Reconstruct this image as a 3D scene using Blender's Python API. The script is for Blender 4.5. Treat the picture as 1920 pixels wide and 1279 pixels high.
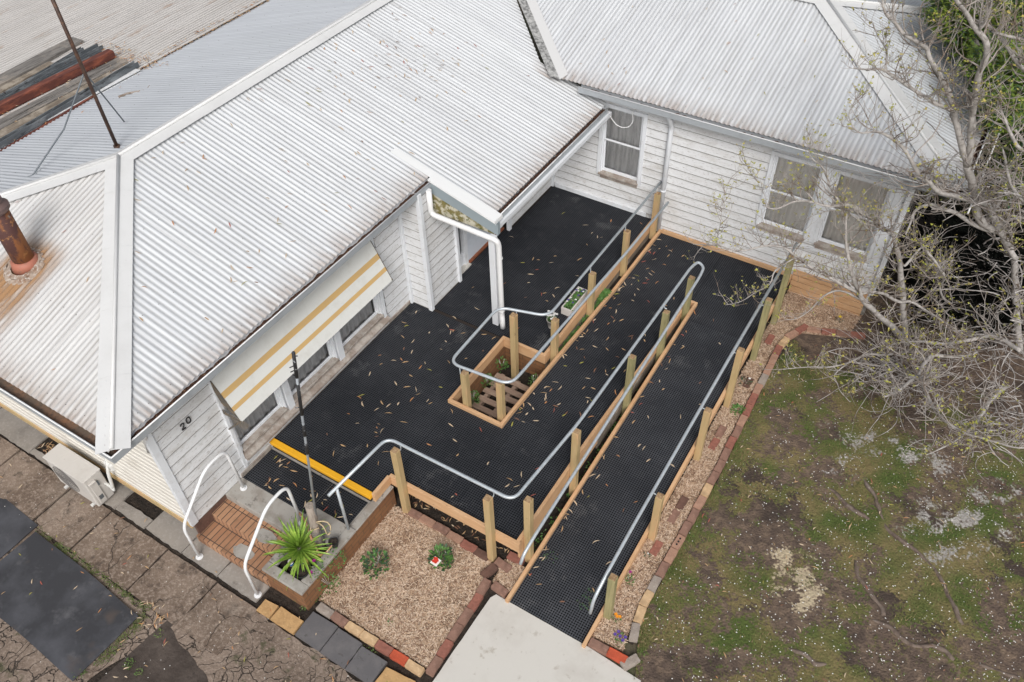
import bpy, bmesh, math, random
from mathutils import Vector, Matrix, Euler, noise
import numpy as np
random.seed(7)
rnd = random.Random(11)
S = bpy.context.scene
for o in list(bpy.data.objects): bpy.data.objects.remove(o, do_unlink=True)
# ------------------------------------------------------------------ camera, sky, sun, exposure
CL = Vector((0, 0, 9.6)); CE = (0.77161604, 0.02032238, 0.55305046); FPX = 1557.18
cam = bpy.data.cameras.new('camera'); co = bpy.data.objects.new('camera', cam); S.collection.objects.link(co)
co.location = CL; co.rotation_euler = CE
cam.sensor_width = 36; cam.lens = FPX / 1920 * 36; cam.clip_start = .1; cam.clip_end = 900
S.camera = co
W = bpy.data.worlds.new('World'); S.world = W; W.use_nodes = True
wt = W.node_tree; wt.nodes.clear()
sky = wt.nodes.new('ShaderNodeTexSky'); sky.sky_type = 'NISHITA'; sky.sun_disc = False
SUN_EL, SUN_AZ = math.radians(44), math.radians(147)
sky.sun_elevation = SUN_EL; sky.sun_rotation = SUN_AZ
sky.air_density = 1.0; sky.dust_density = 4.0; sky.ozone_density = .6
hs = wt.nodes.new('ShaderNodeHueSaturation'); hs.inputs['Saturation'].default_value = .26
bg = wt.nodes.new('ShaderNodeBackground'); bg.inputs[1].default_value = .13
wo = wt.nodes.new('ShaderNodeOutputWorld')
wt.links.new(sky.outputs[0], hs.inputs['Color']); wt.links.new(hs.outputs[0], bg.inputs[0]); wt.links.new(bg.outputs[0], wo.inputs[0])
sl = bpy.data.lights.new('sun', 'SUN'); sl.energy = 1.5; sl.angle = math.radians(24); sl.color = (1, .965, .92)
so = bpy.data.objects.new('sun', sl); S.collection.objects.link(so); so.location = (6, -6, 20)
sd = Vector((math.sin(SUN_AZ) * math.cos(SUN_EL), math.cos(SUN_AZ) * math.cos(SUN_EL), math.sin(SUN_EL)))
so.rotation_euler = sd.to_track_quat('Z', 'Y').to_euler()
S.view_settings.view_transform = 'Standard'; S.view_settings.look = 'None'
S.view_settings.exposure = 0.12; S.view_settings.gamma = 1
# ------------------------------------------------------------------ helpers
MR = Euler(CE).to_matrix()
def at(px, py, x=None, y=None, z=None):
    """world point seen at a photo pixel on the plane x=, y= or z="""
    d = MR @ Vector(((px - 960) / FPX, -(py - 639.5) / FPX, -1))
    for i, v in enumerate((x, y, z)):
        if v is not None: t = (v - CL[i]) / d[i]
    return CL + d * t
def G(px, py, z=0.0): return at(px, py, z=z)
def empty(name, loc, label, cat, group=None):
    o = bpy.data.objects.new(name, None); S.collection.objects.link(o); o.location = loc
    o.empty_display_size = .2; tag(o, label, cat, group); return o
def tag(o, label=None, cat=None, group=None, kind=None):
    if label: o['label'] = label
    if cat: o['category'] = cat
    if group: o['group'] = group
    if kind: o['kind'] = kind
    return o
def wloc(o):
    v = Vector(o.location)
    while o.parent: o = o.parent; v += Vector(o.location)
    return v
class MB:
    def __init__(s): s.v = []; s.f = []; s.m = []; s.uv = []; s.sm = []
    def quad(s, pts, m=0, uv=None, smooth=False):
        n = len(s.v); s.v += [tuple(p) for p in pts]; s.f.append(tuple(range(n, n + len(pts)))); s.m.append(m)
        s.uv += uv if uv else [(0, 0)] * len(pts); s.sm.append(smooth)
    def box(s, c, d, ax=None, m=0, bev=0.0):
        """box with centre c, size d, ax = 3 axis vectors; small chamfer when bev"""
        c = Vector(c); ax = ax or (Vector((1, 0, 0)), Vector((0, 1, 0)), Vector((0, 0, 1)))
        h = [d[0] / 2, d[1] / 2, d[2] / 2]
        if bev <= 0:
            P = {}
            n = len(s.v)
            for i in (-1, 1):
                for j in (-1, 1):
                    for k in (-1, 1): s.v.append(tuple(c + ax[0] * (i * h[0]) + ax[1] * (j * h[1]) + ax[2] * (k * h[2])))
            for q in ((0, 1, 3, 2), (4, 6, 7, 5), (0, 4, 5, 1), (2, 3, 7, 6), (0, 2, 6, 4), (1, 5, 7, 3)):
                s.f.append(tuple(n + t for t in q)); s.m.append(m); s.uv += [(0, 0)] * 4; s.sm.append(False)
            return
        b = min(bev, min(h) * .6); n = len(s.v); idx = {}
        for i in (-1, 1):
            for j in (-1, 1):
                for k in (-1, 1):
                    for a in range(3):
                        hh = [h[0] - b, h[1] - b, h[2] - b]; hh[a] = h[a]
                        idx[(i, j, k, a)] = len(s.v)
                        s.v.append(tuple(c + ax[0] * (i * hh[0]) + ax[1] * (j * hh[1]) + ax[2] * (k * hh[2])))
        F = []
        def I(a, sa, b1, s1, b2, s2, w):
            t = [0, 0, 0]; t[a] = sa; t[b1] = s1; t[b2] = s2; return idx[(t[0], t[1], t[2], w)]
        for a in range(3):
            u, w = (a + 1) % 3, (a + 2) % 3
            for sa in (-1, 1):
                q = [I(a, sa, u, p, w, q_, a) for p, q_ in ((-1, -1), (1, -1), (1, 1), (-1, 1))]
                F.append(q if sa > 0 else q[::-1])
            for su in (-1, 1):
                for sw in (-1, 1):
                    q = [I(a, -1, u, su, w, sw, u), I(a, 1, u, su, w, sw, u), I(a, 1, u, su, w, sw, w), I(a, -1, u, su, w, sw, w)]
                    F.append(q if su * sw < 0 else q[::-1])
        for i in (-1, 1):
            for j in (-1, 1):
                for k in (-1, 1):
                    q = [idx[(i, j, k, t)] for t in range(3)]; F.append(q if i * j * k > 0 else q[::-1])
        for q in F: s.f.append(tuple(q)); s.m.append(m); s.uv += [(0, 0)] * len(q); s.sm.append(False)
    def span(s, p0, p1, m=0, bev=0.0):
        p0 = Vector(p0); p1 = Vector(p1)
        s.box((p0 + p1) / 2, [abs(a) for a in (p1 - p0)], m=m, bev=bev)
    def bar(s, p0, p1, w, h, up=(0, 0, 1), m=0, bev=0.0):
        p0 = Vector(p0); p1 = Vector(p1); d = (p1 - p0); L = d.length; d.normalize()
        sx = d.cross(Vector(up)).normalized(); u = sx.cross(d)
        s.box((p0 + p1) / 2, (L, w, h), (d, sx, u), m, bev)
    def tube(s, pts, r, n=8, cap=True, m=0, smooth=True):
        pts = [Vector(p) for p in pts]; R = r if isinstance(r, (list, tuple)) else [r] * len(pts)
        base = len(s.v); ref = None
        for i, p in enumerate(pts):
            a = pts[max(i - 1, 0)]; b = pts[min(i + 1, len(pts) - 1)]; d = (b - a)
            if d.length < 1e-9: d = Vector((0, 0, 1))
            d.normalize()
            if ref is None: ref = Vector((0, 0, 1)) if abs(d.z) < .9 else Vector((1, 0, 0))
            x = ref - d * ref.dot(d)
            if x.length < 1e-6: x = d.orthogonal()
            x.normalize(); y = d.cross(x); ref = x
            for k in range(n):
                t = 2 * math.pi * k / n; s.v.append(tuple(p + (x * math.cos(t) + y * math.sin(t)) * R[i]))
        for i in range(len(pts) - 1):
            for k in range(n):
                a = base + i * n + k; b = base + i * n + (k + 1) % n
                s.f.append((a, b, b + n, a + n)); s.m.append(m); s.uv += [(0, 0)] * 4; s.sm.append(smooth)
        if cap:
            s.f.append(tuple(base + k for k in range(n))[::-1]); s.m.append(m); s.uv += [(0, 0)] * n; s.sm.append(False)
            e = base + (len(pts) - 1) * n
            s.f.append(tuple(e + k for k in range(n))); s.m.append(m); s.uv += [(0, 0)] * n; s.sm.append(False)
    def prism(s, poly, z0, z1, m=0, mt=None):
        """vertical prism from a list of xy points"""
        P = [Vector((p[0], p[1], 0)) for p in poly]
        area = sum(P[i].x * P[(i + 1) % len(P)].y - P[(i + 1) % len(P)].x * P[i].y for i in range(len(P)))
        if area < 0: P = P[::-1]
        s.quad([(p.x, p.y, z1) for p in P], m if mt is None else mt)
        for i in range(len(P)):
            a, b = P[i], P[(i + 1) % len(P)]
            s.quad([(a.x, a.y, z0), (b.x, b.y, z0), (b.x, b.y, z1), (a.x, a.y, z1)], m)
    def build(s, name, mats, parent=None):
        me = bpy.data.meshes.new(name)
        off = wloc(parent) if parent else Vector((0, 0, 0))
        me.from_pydata([(v[0] - off.x, v[1] - off.y, v[2] - off.z) for v in s.v], [], s.f)
        mats = mats if isinstance(mats, (list, tuple)) else [mats]
        for mt in mats: me.materials.append(mt)
        me.polygons.foreach_set('material_index', s.m); me.polygons.foreach_set('use_smooth', s.sm)
        ul = me.uv_layers.new(name='UVMap')
        if len(s.uv) == len(me.loops): ul.data.foreach_set('uv', [c for p in s.uv for c in p])
        me.update()
        o = bpy.data.objects.new(name, me); S.collection.objects.link(o)
        if parent: o.parent = parent
        return o
def fillet(pts, r, n=5):
    pts = [Vector(p) for p in pts]; out = [pts[0]]
    for i in range(1, len(pts) - 1):
        a, b, c = pts[i - 1], pts[i], pts[i + 1]
        u = (a - b); v = (c - b); rr = min(r, u.length * .48, v.length * .48); u.normalize(); v.normalize()
        p, q = b + u * rr, b + v * rr
        for k in range(n + 1):
            t = k / n; out.append(p * (1 - t) ** 2 + b * 2 * t * (1 - t) + q * t ** 2)
    return out + [pts[-1]]
# ------------------------------------------------------------------ materials
def material(name, base, rough=.7, nz=None, bump=None, metal=0.0, spec=.5, coord='Object', extra=None):
    """base colour; nz = list of (scale xyz, detail, lo, hi, colour) layered noise tints; bump=(scale, strength, distance)"""
    m = bpy.data.materials.new(name); m.use_nodes = True; nt = m.node_tree; N = nt.nodes; Lk = nt.links
    p = N['Principled BSDF']; p.inputs['Roughness'].default_value = rough; p.inputs['Metallic'].default_value = metal
    p.inputs['Specular IOR Level'].default_value = spec
    tc = N.new('ShaderNodeTexCoord'); src = tc.outputs[coord]
    rgb = N.new('ShaderNodeRGB'); rgb.outputs[0].default_value = (*base, 1); cur = rgb.outputs[0]
    for sc, det, lo, hi, col in (nz or []):
        mp = N.new('ShaderNodeMapping'); mp.inputs['Scale'].default_value = sc if isinstance(sc, tuple) else (sc,) * 3
        mp.inputs['Location'].default_value = (rnd.uniform(0, 9), rnd.uniform(0, 9), rnd.uniform(0, 9))
        Lk.new(src, mp.inputs[0]); n = N.new('ShaderNodeTexNoise'); n.inputs['Scale'].default_value = 1; n.inputs['Detail'].default_value = det
        n.inputs['Roughness'].default_value = .65
        Lk.new(mp.outputs[0], n.inputs['Vector'])
        mr = N.new('ShaderNodeMapRange'); mr.inputs[1].default_value = lo; mr.inputs[2].default_value = hi; mr.clamp = True
        amt = col[3] if len(col) > 3 else 1.0; mr.inputs[4].default_value = amt
        Lk.new(n.outputs['Fac'], mr.inputs[0])
        mx = N.new('ShaderNodeMix'); mx.data_type = 'RGBA'; Lk.new(mr.outputs[0], mx.inputs[0]); Lk.new(cur, mx.inputs[6])
        mx.inputs[7].default_value = (*col[:3], 1); cur = mx.outputs[2]
    m['h'] = 0
    if extra: cur = extra(nt, src, cur, p) or cur
    Lk.new(cur, p.inputs['Base Color'])
    if bump:
        n = N.new('ShaderNodeTexNoise'); n.inputs['Detail'].default_value = 6
        if isinstance(bump[0], tuple):
            mp = N.new('ShaderNodeMapping'); mp.inputs['Scale'].default_value = bump[0]; Lk.new(src, mp.inputs[0]); Lk.new(mp.outputs[0], n.inputs['Vector']); n.inputs['Scale'].default_value = 1
        else: Lk.new(src, n.inputs['Vector']); n.inputs['Scale'].default_value = bump[0]
        b = N.new('ShaderNodeBump'); b.inputs['Strength'].default_value = bump[1]; b.inputs['Distance'].default_value = bump[2]
        Lk.new(n.outputs['Fac'], b.inputs['Height'])
        if p.inputs['Normal'].is_linked: Lk.new(p.inputs['Normal'].links[0].from_socket, b.inputs['Normal'])
        Lk.new(b.outputs[0], p.inputs['Normal'])
    return m
def mathn(nt, op, a, b=None, c=None):
    n = nt.nodes.new('ShaderNodeMath'); n.operation = op
    for i, v in enumerate((a, b, c)):
        if v is None: continue
        if isinstance(v, (int, float)): n.inputs[i].default_value = v
        else: nt.links.new(v, n.inputs[i])
    return n.outputs[0]
def mixc(nt, fac, a, b):
    mx = nt.nodes.new('ShaderNodeMix'); mx.data_type = 'RGBA'
    for i, v in ((0, fac), (6, a), (7, b)):
        if isinstance(v, (int, float)): mx.inputs[i].default_value = v
        elif isinstance(v, tuple): mx.inputs[i].default_value = (*v[:3], 1)
        else: nt.links.new(v, mx.inputs[i])
    return mx.outputs[2]
def roofmat(name, base, dirt, rust=None, streak=.5, eave=None):
    """painted corrugated steel: UV = metres along eave, metres up slope; dirt sits in the troughs and runs down the sheet"""
    def ex(nt, src, cur, p):
        N = nt.nodes; Lk = nt.links
        sp = N.new('ShaderNodeSeparateXYZ'); Lk.new(src, sp.inputs[0])
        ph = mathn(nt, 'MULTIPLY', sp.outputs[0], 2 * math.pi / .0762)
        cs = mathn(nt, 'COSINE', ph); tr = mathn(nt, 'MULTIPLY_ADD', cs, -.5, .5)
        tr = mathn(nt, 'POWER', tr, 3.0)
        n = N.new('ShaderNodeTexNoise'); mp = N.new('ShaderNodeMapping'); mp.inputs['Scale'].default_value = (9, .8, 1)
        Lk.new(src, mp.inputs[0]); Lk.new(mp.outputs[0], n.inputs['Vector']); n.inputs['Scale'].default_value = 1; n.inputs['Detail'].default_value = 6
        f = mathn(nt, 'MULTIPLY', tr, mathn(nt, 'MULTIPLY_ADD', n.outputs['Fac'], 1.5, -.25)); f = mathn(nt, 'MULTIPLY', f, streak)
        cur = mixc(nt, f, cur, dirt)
        if eave is not None:
            dd = mathn(nt, 'ABSOLUTE', mathn(nt, 'SUBTRACT', sp.outputs[1], eave)); mr = N.new('ShaderNodeMapRange'); mr.inputs[1].default_value = .42; mr.inputs[2].default_value = 0; Lk.new(dd, mr.inputs[0])
            n2 = N.new('ShaderNodeTexNoise'); mp2 = N.new('ShaderNodeMapping'); mp2.inputs['Scale'].default_value = (16, 3, 1); Lk.new(src, mp2.inputs[0]); Lk.new(mp2.outputs[0], n2.inputs['Vector']); n2.inputs['Scale'].default_value = 1; n2.inputs['Detail'].default_value = 5
            f2 = mathn(nt, 'MULTIPLY', mathn(nt, 'POWER', mr.outputs[0], 1.6), mathn(nt, 'MULTIPLY_ADD', n2.outputs['Fac'], 2.6, -.7)); f2 = mathn(nt, 'MINIMUM', mathn(nt, 'MAXIMUM', f2, 0), .8)
            cur = mixc(nt, mathn(nt, 'MULTIPLY', f2, .8), cur, (.27, .20, .155))
        return cur
    nz = [((1.2, .5, 1), 5, .45, .75, (*dirt, .26)), ((24, .7, 1), 6, .54, .70, (*dirt, .42)), ((9, .3, 1), 6, .62, .78, (.40, .38, .36, .30)), ((13, .15, 1), 2, .42, .62, (base[0] * .88, base[1] * .88, base[2] * .89, .8)), (60, 3, .55, .9, (base[0] * .82, base[1] * .8, base[2] * .76, .5))]
    if rust: nz.append(((6, 1.2, 1), 5, rust, rust + .12, (.30, .16, .08, .6)))
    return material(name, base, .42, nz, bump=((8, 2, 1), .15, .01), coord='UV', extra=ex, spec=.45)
M = {}
M['roof'] = roofmat('white_roof_paint', (.665, .685, .705), (.27, .26, .25), streak=.62, eave=-6.30)
M['roof_p'] = roofmat('white_porch_roof_paint', (.665, .685, .705), (.24, .23, .22), streak=.75, eave=-5.26)
M['roof_w'] = roofmat('white_wing_roof_paint', (.645, .665, .685), (.24, .23, .22), streak=.75, eave=11.02)
M['roof_r'] = roofmat('shaded_wing_roof_paint', (.55, .575, .60), (.13, .12, .11), streak=1.5, eave=.15)  # tree shade put into the greyer base; darker trough lines bring out the ribs
M['roof_back'] = roofmat('shaded_back_roof_paint', (.52, .545, .58), (.32, .34, .36), streak=.5)  # white roof paint greyed for slopes turned away from the sun
M['roof_side'] = roofmat('weathered_roof_paint', (.66, .66, .655), (.25, .225, .20), streak=.8, eave=2.17)
M['roof_old'] = roofmat('old_roof_paint', (.55, .53, .51), (.22, .20, .18), rust=.60, streak=1.3)
M['cap'] = material('ridge_cap_paint', (.66, .665, .665), .45, [((1.5, 1.5, 1.5), 5, .45, .75, (.5, .5, .49, .4)), (30, 3, .6, .8, (.45, .44, .42, .3))], bump=(20, .1, .004))
M['capwhite'] = material('new_white_flashing', (.76, .77, .77), .35, [(3, 3, .5, .8, (.74, .74, .74, .4))])
M['valley'] = material('dirty_valley_metal', (.42, .42, .41), .6, [(18, 6, .42, .6, (.10, .10, .10, .85)), (4, 5, .5, .7, (.6, .6, .58, .8))])
M['gutter'] = material('grey_gutter_paint', (.36, .385, .41), .5, [(5, 4, .5, .8, (.22, .23, .24, .6))])
M['lip'] = material('gutter_lip_paint', (.72, .73, .74), .45, [(8, 4, .55, .75, (.4, .38, .35, .6))])
M['rustgut'] = material('rusty_gutter_inside', (.16, .115, .085), .9, [(6, 6, .45, .7, (.30, .15, .08)), (25, 4, .5, .7, (.08, .06, .05))])
M['debris'] = material('gutter_leaf_debris', (.045, .02, .012), .95, [(60, 4, .5, .62, (.16, .07, .04)), (35, 3, .6, .66, (.30, .18, .09))], bump=(70, 1, .03))
DW = (.20, .17, .14)
M['board'] = material('weathered_white_boards', (.73, .74, .755), .6, [((2, 2, 9), 5, .48, .75, (.56, .55, .53, .55)), ((16, 16, 50), 5, .56, .68, (*DW, .50)), ((2.2, 2.2, 5), 7, .52, .72, (.42, .39, .35, .55)), (26, 4, .66, .72, (.16, .13, .11, .7))], bump=((6, 6, 50), .2, .01))
M['boarddark'] = material('cladding_grime_and_shade', (.17, .155, .14), .9, [(8, 4, .5, .7, (.30, .29, .27))])  # grime plus shadow painted under each board lap, and on the shaded end wall
M['cream'] = material('cream_cladding', (.70, .675, .62), .6, [((3, 3, 12), 5, .5, .8, (.50, .46, .40, .5)), ((3, 3, 3), 6, .56, .72, (.40, .36, .30, .4))])
M['trim'] = material('white_trim_paint', (.75, .775, .81), .5, [((5, 5, 5), 5, .52, .78, (.45, .44, .43, .5)), (40, 4, .64, .72, (.22, .19, .16, .6))])
M['trimold'] = material('peeling_trim_paint', (.44, .40, .36), .7, [((7, 7, 7), 8, .38, .60, (.24, .185, .15, .8)), (30, 4, .55, .7, (.15, .12, .10, .6))], bump=(30, .4, .01))
M['post_white'] = material('white_post_paint', (.70, .72, .75), .45, [(3, 3, .5, .8, (.58, .59, .6, .5))])
M['pvc'] = material('white_plastic_pipe', (.76, .765, .77), .35, [(5, 3, .5, .8, (.62, .61, .58, .5))])
M['soffit'] = material('grey_eave_lining', (.45, .45, .45), .8)
M['moss'] = material('mossy_fibro', (.55, .52, .42), .9, [(9, 7, .45, .56, (.20, .17, .06)), (14, 6, .56, .64, (.10, .12, .03)), (30, 4, .62, .7, (.06, .05, .04))], bump=(20, .5, .02))
M['bluegrey'] = material('blue_grey_barge_paint', (.27, .32, .345), .55, [(3, 3, .5, .8, (.22, .26, .28, .5))])
M['frost'] = material('pale_blue_door_paint', (.66, .70, .76), .55, [(4, 3, .5, .8, (.48, .51, .55, .6))])
M['redsill'] = material('red_brown_sill', (.26, .085, .04), .7, [(9, 4, .5, .7, (.15, .06, .03))])
M['black'] = material('dark_interior', (.012, .012, .014), .9)
M['curtain'] = material('lace_curtain', (.86, .86, .86), .9, [((26, 26, 3), 4, .42, .62, (.55, .55, .55, .8)), (70, 6, .5, .6, (.85, .85, .84, .6))])
M['curtain2'] = material('beige_curtain', (.90, .88, .85), .9, [((16, 16, 2), 4, .42, .62, (.74, .71, .67, .8))])
M['numblack'] = material('black_number_metal', (.02, .02, .022), .5)
def glassmat():
    m = bpy.data.materials.new('window_glass'); m.use_nodes = True; nt = m.node_tree; nt.nodes.clear(); N = nt.nodes
    o = N.new('ShaderNodeOutputMaterial'); mx = N.new('ShaderNodeMixShader'); t = N.new('ShaderNodeBsdfTransparent'); g = N.new('ShaderNodeBsdfGlossy')
    t.inputs[0].default_value = (.97, .97, .97, 1); g.inputs['Roughness'].default_value = .04
    f = N.new('ShaderNodeFresnel'); f.inputs[0].default_value = 1.5
    nt.links.new(f.outputs[0], mx.inputs[0]); nt.links.new(t.outputs[0], mx.inputs[1]); nt.links.new(g.outputs[0], mx.inputs[2]); nt.links.new(mx.outputs[0], o.inputs[0])
    return m
M['glass'] = glassmat()
M['awn'] = material('cream_awning_slat', (.66, .665, .64), .6, [(5, 4, .5, .8, (.52, .51, .47, .6)), (200, 2, .5, .7, (.5, .5, .47, .4))])
M['awny'] = material('yellow_awning_stripe', (.56, .37, .15), .6, [(8, 5, .48, .75, (.50, .34, .17, .8))])
M['awnd'] = material('dark_awning_side', (.10, .09, .075), .7, [(9, 4, .45, .7, (.22, .16, .10))])
M['rust'] = material('rusted_flue_steel', (.085, .035, .03), .75, [((5, 5, 3), 7, .50, .58, (.24, .09, .03)), (14, 6, .58, .68, (.42, .20, .07)), (4, 3, .66, .72, (.22, .25, .24))], bump=(40, .3, .01))
M['rustdark'] = material('dark_flue_cap', (.13, .085, .08), .6, [(12, 5, .5, .7, (.20, .12, .09))])
M['terra'] = material('flue_collar_paint', (.40, .15, .10), .6, [(20, 4, .5, .7, (.28, .14, .10))])
M['mortar'] = material('flashing_sealant', (.40, .32, .26), .9, [(12, 6, .42, .62, (.24, .15, .10)), (24, 4, .54, .64, (.56, .52, .48))], bump=(30, .8, .03))
M['mast'] = material('brown_mast_paint', (.055, .03, .022), .55, [(14, 5, .5, .7, (.14, .07, .04))])
M['stay'] = material('grey_steel_rod', (.16, .18, .2), .5, metal=.3)
M['galv'] = material('galvanised_rail', (.50, .55, .59), .4, [(30, 4, .45, .7, (.62, .66, .70)), (9, 3, .5, .8, (.36, .40, .43, .6))], metal=.4)
M['whiterail'] = material('white_rail_paint', (.78, .79, .80), .3, [(12, 3, .6, .8, (.6, .6, .6, .5))])
M['pine'] = material('new_pine_timber', (.60, .375, .21), .65, [((2.5, 2.5, 30), 6, .42, .7, (.48, .27, .13, .75)), (5, 4, .5, .8, (.66, .45, .27, .6)), (28, 3, .68, .74, (.25, .12, .05, .8))], bump=((4, 4, 60), .15, .004))
M['postwood'] = material('treated_pine_post', (.47, .345, .18), .75, [((28, 28, 2.2), 6, .42, .68, (.36, .27, .12, .75)), ((6, 6, 1.2), 4, .48, .66, (.56, .34, .18, .7)), ((18, 18, 12), 3, .68, .73, (.13, .08, .04, .8))], bump=((50, 50, 4), .25, .005))
M['postgreen'] = material('green_treated_post', (.34, .30, .15), .8, [((28, 28, 2.2), 6, .42, .68, (.16, .16, .07, .75)), ((9, 9, 3), 4, .5, .75, (.34, .27, .15, .6))], bump=((50, 50, 4), .25, .005))
M['endgrain'] = material('post_end_grain', (.30, .19, .10), .85, [(40, 4, .45, .65, (.44, .31, .18)), (14, 3, .5, .7, (.2, .12, .06))])
M['oldwood'] = material('old_grey_timber', (.22, .205, .19), .9, [((30, 2.5, 30), 6, .42, .62, (.07, .065, .06, .85)), (3, 4, .5, .7, (.36, .31, .26, .8))], bump=((50, 4, 50), .4, .01))
M['brownwood'] = material('old_brown_timber', (.24, .20, .155), .9, [((25, 3, 25), 6, .42, .62, (.10, .075, .055, .85)), (4, 5, .5, .65, (.38, .33, .27, .8))], bump=((50, 4, 50), .4, .01))
M['bluesteel'] = material('blue_grey_steel', (.105, .118, .13), .55, [((8, 2, 8), 5, .48, .66, (.25, .27, .285)), ((20, 5, 20), 5, .56, .66, (.04, .04, .04)), (20, 4, .62, .7, (.10, .06, .05))])
M['redsteel'] = material('red_rust_steel', (.11, .034, .025), .8, [((12, 3, 12), 6, .48, .7, (.30, .09, .05)), (30, 4, .6, .7, (.09, .03, .03))])
M['pallet'] = material('grey_brown_pallet_wood', (.33, .235, .175), .9, [((4, 30, 30), 6, .42, .68, (.20, .13, .10, .8)), (6, 4, .55, .75, (.45, .36, .29, .7))], bump=((6, 60, 60), .3, .006))
M['yellow'] = material('yellow_step_paint', (.82, .42, .02), .5, [(7, 5, .55, .75, (.70, .33, .02, .6)), (60, 4, .66, .74, (.35, .2, .05, .5))])
def matgrid(pitch, wall, base, pale):
    def ex(nt, src, cur, p):
        N = nt.nodes; Lk = nt.links
        sp = N.new('ShaderNodeSeparateXYZ'); Lk.new(src, sp.inputs[0]); w = []
        for k in (0, 1):
            fr = mathn(nt, 'FRACT', mathn(nt, 'DIVIDE', sp.outputs[k], pitch))
            dd = mathn(nt, 'ABSOLUTE', mathn(nt, 'SUBTRACT', fr, .5))
            w.append(dd)
        g = mathn(nt, 'MAXIMUM', w[0], w[1])
        mr = N.new('ShaderNodeMapRange'); mr.interpolation_type = 'SMOOTHSTEP'; mr.inputs[1].default_value = .5 - wall - .06; mr.inputs[2].default_value = .5 - wall + .06
        Lk.new(g, mr.inputs[0])
        cur = mixc(nt, mr.outputs[0], (.004, .004, .005), cur)
        b = N.new('ShaderNodeBump'); b.inputs['Distance'].default_value = .008; b.inputs['Strength'].default_value = .7; Lk.new(mr.outputs[0], b.inputs['Height'])
        Lk.new(b.outputs[0], p.inputs['Normal']); return cur
    return material('rubber_grid_mat', base, .8, [((.8, .8, .8), 6, .42, .72, (*pale, .85)), (5, 6, .55, .8, (pale[0] * 1.3, pale[1] * 1.25, pale[2] * 1.2, .6)), (1.7, 8, .60, .68, (.17, .17, .175, .42)), (30, 3, .7, .78, (.22, .22, .21, .4))], extra=ex, spec=.12)
M['mat'] = matgrid(.032, .20, (.036, .039, .046), (.070, .074, .084))  # darker deck copy of the ramp mat, with house shade in the colour
M['matramp'] = matgrid(.032, .19, (.052, .056, .065), (.088, .093, .106))
M['under'] = material('dark_underfloor', (.03, .022, .018), .95)
M['conc'] = material('pale_new_concrete', (.58, .56, .52), .8, [(3.1, 9, .66, .72, (.22, .16, .11, .7)), (.6, 8, .5, .7, (.49, .47, .43, .9)), (1.3, 8, .45, .68, (.46, .43, .39, .8)), (9, 8, .60, .68, (.34, .30, .25, .5)), (7, 6, .55, .75, (.60, .58, .54, .6)), (3, 8, .66, .74, (.28, .23, .17, .7))], bump=(60, .15, .004))
def crackex(scale, w, depth, warp=.35):
    def ex(nt, src, cur, p):
        N = nt.nodes; Lk = nt.links
        nn = N.new('ShaderNodeTexNoise'); nn.inputs['Scale'].default_value = 2.2; nn.inputs['Detail'].default_value = 4; Lk.new(src, nn.inputs['Vector'])
        va = N.new('ShaderNodeVectorMath'); va.operation = 'MULTIPLY_ADD'; va.inputs[1].default_value = (warp,) * 3; Lk.new(nn.outputs['Color'], va.inputs[0]); Lk.new(src, va.inputs[2])
        v = N.new('ShaderNodeTexVoronoi'); v.feature = 'DISTANCE_TO_EDGE'; v.inputs['Scale'].default_value = scale; Lk.new(va.outputs[0], v.inputs['Vector'])
        n2 = N.new('ShaderNodeTexNoise'); n2.inputs['Scale'].default_value = 1.1; n2.inputs['Detail'].default_value = 3; Lk.new(src, n2.inputs['Vector'])
        ww = mathn(nt, 'MULTIPLY', mathn(nt, 'MULTIPLY_ADD', n2.outputs['Fac'], 3.2, -1.0), w)
        mr = N.new('ShaderNodeMapRange'); Lk.new(v.outputs['Distance'], mr.inputs[0]); mr.inputs[1].default_value = 0; Lk.new(ww, mr.inputs[2])
        b = N.new('ShaderNodeBump'); b.inputs['Distance'].default_value = depth; b.inputs['Strength'].default_value = .8; Lk.new(mr.outputs[0], b.inputs['Height']); Lk.new(b.outputs[0], p.inputs['Normal'])
        return mixc(nt, mr.outputs[0], (.035, .026, .02), cur)
    return ex
M['slab'] = material('brown_stained_concrete', (.235, .178, .138), .9, [(1.3, 9, .40, .60, (.13, .092, .068, .95)), (26, 6, .48, .68, (.38, .31, .255, .75)), (5, 9, .55, .66, (.05, .036, .028, .85)), (1.1, 4, .56, .72, (.30, .25, .205, .7)), (70, 3, .6, .7, (.09, .065, .05, .6))], bump=(45, .7, .015), extra=crackex(1.15, .010, .010, .4))
M['slabcr'] = material('cracked_concrete', (.235, .18, .142), .9, [(1.6, 8, .42, .62, (.125, .09, .068, .9)), (26, 6, .48, .68, (.36, .29, .24, .7)), (4, 8, .58, .66, (.05, .055, .022, .8)), (60, 3, .6, .7, (.09, .065, .05, .6))], bump=(45, .7, .015), extra=crackex(4.6, .05, .03, .75))
M['strip'] = material('grey_path_strip', (.30, .27, .24), .9, [(2, 7, .45, .66, (.20, .18, .16, .8)), (25, 5, .5, .7, (.40, .38, .35, .5)), (4, 8, .6, .7, (.11, .09, .075, .6))], bump=(50, .3, .008))
M['porch'] = material('stained_porch_concrete', (.36, .34, .31), .85, [(4, 7, .45, .62, (.24, .21, .18, .8)), (9, 6, .58, .68, (.10, .085, .075, .8))], bump=(40, .2, .005))
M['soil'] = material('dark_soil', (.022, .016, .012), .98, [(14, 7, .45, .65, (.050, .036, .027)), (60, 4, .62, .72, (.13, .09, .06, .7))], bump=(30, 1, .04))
M['mud'] = material('wet_dark_mud', (.050, .037, .030), .7, [(2.5, 7, .45, .62, (.085, .066, .055)), (20, 6, .55, .7, (.03, .022, .018, .8)), (45, 3, .70, .76, (.4, .38, .34, .7))], bump=(14, .5, .03))
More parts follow.
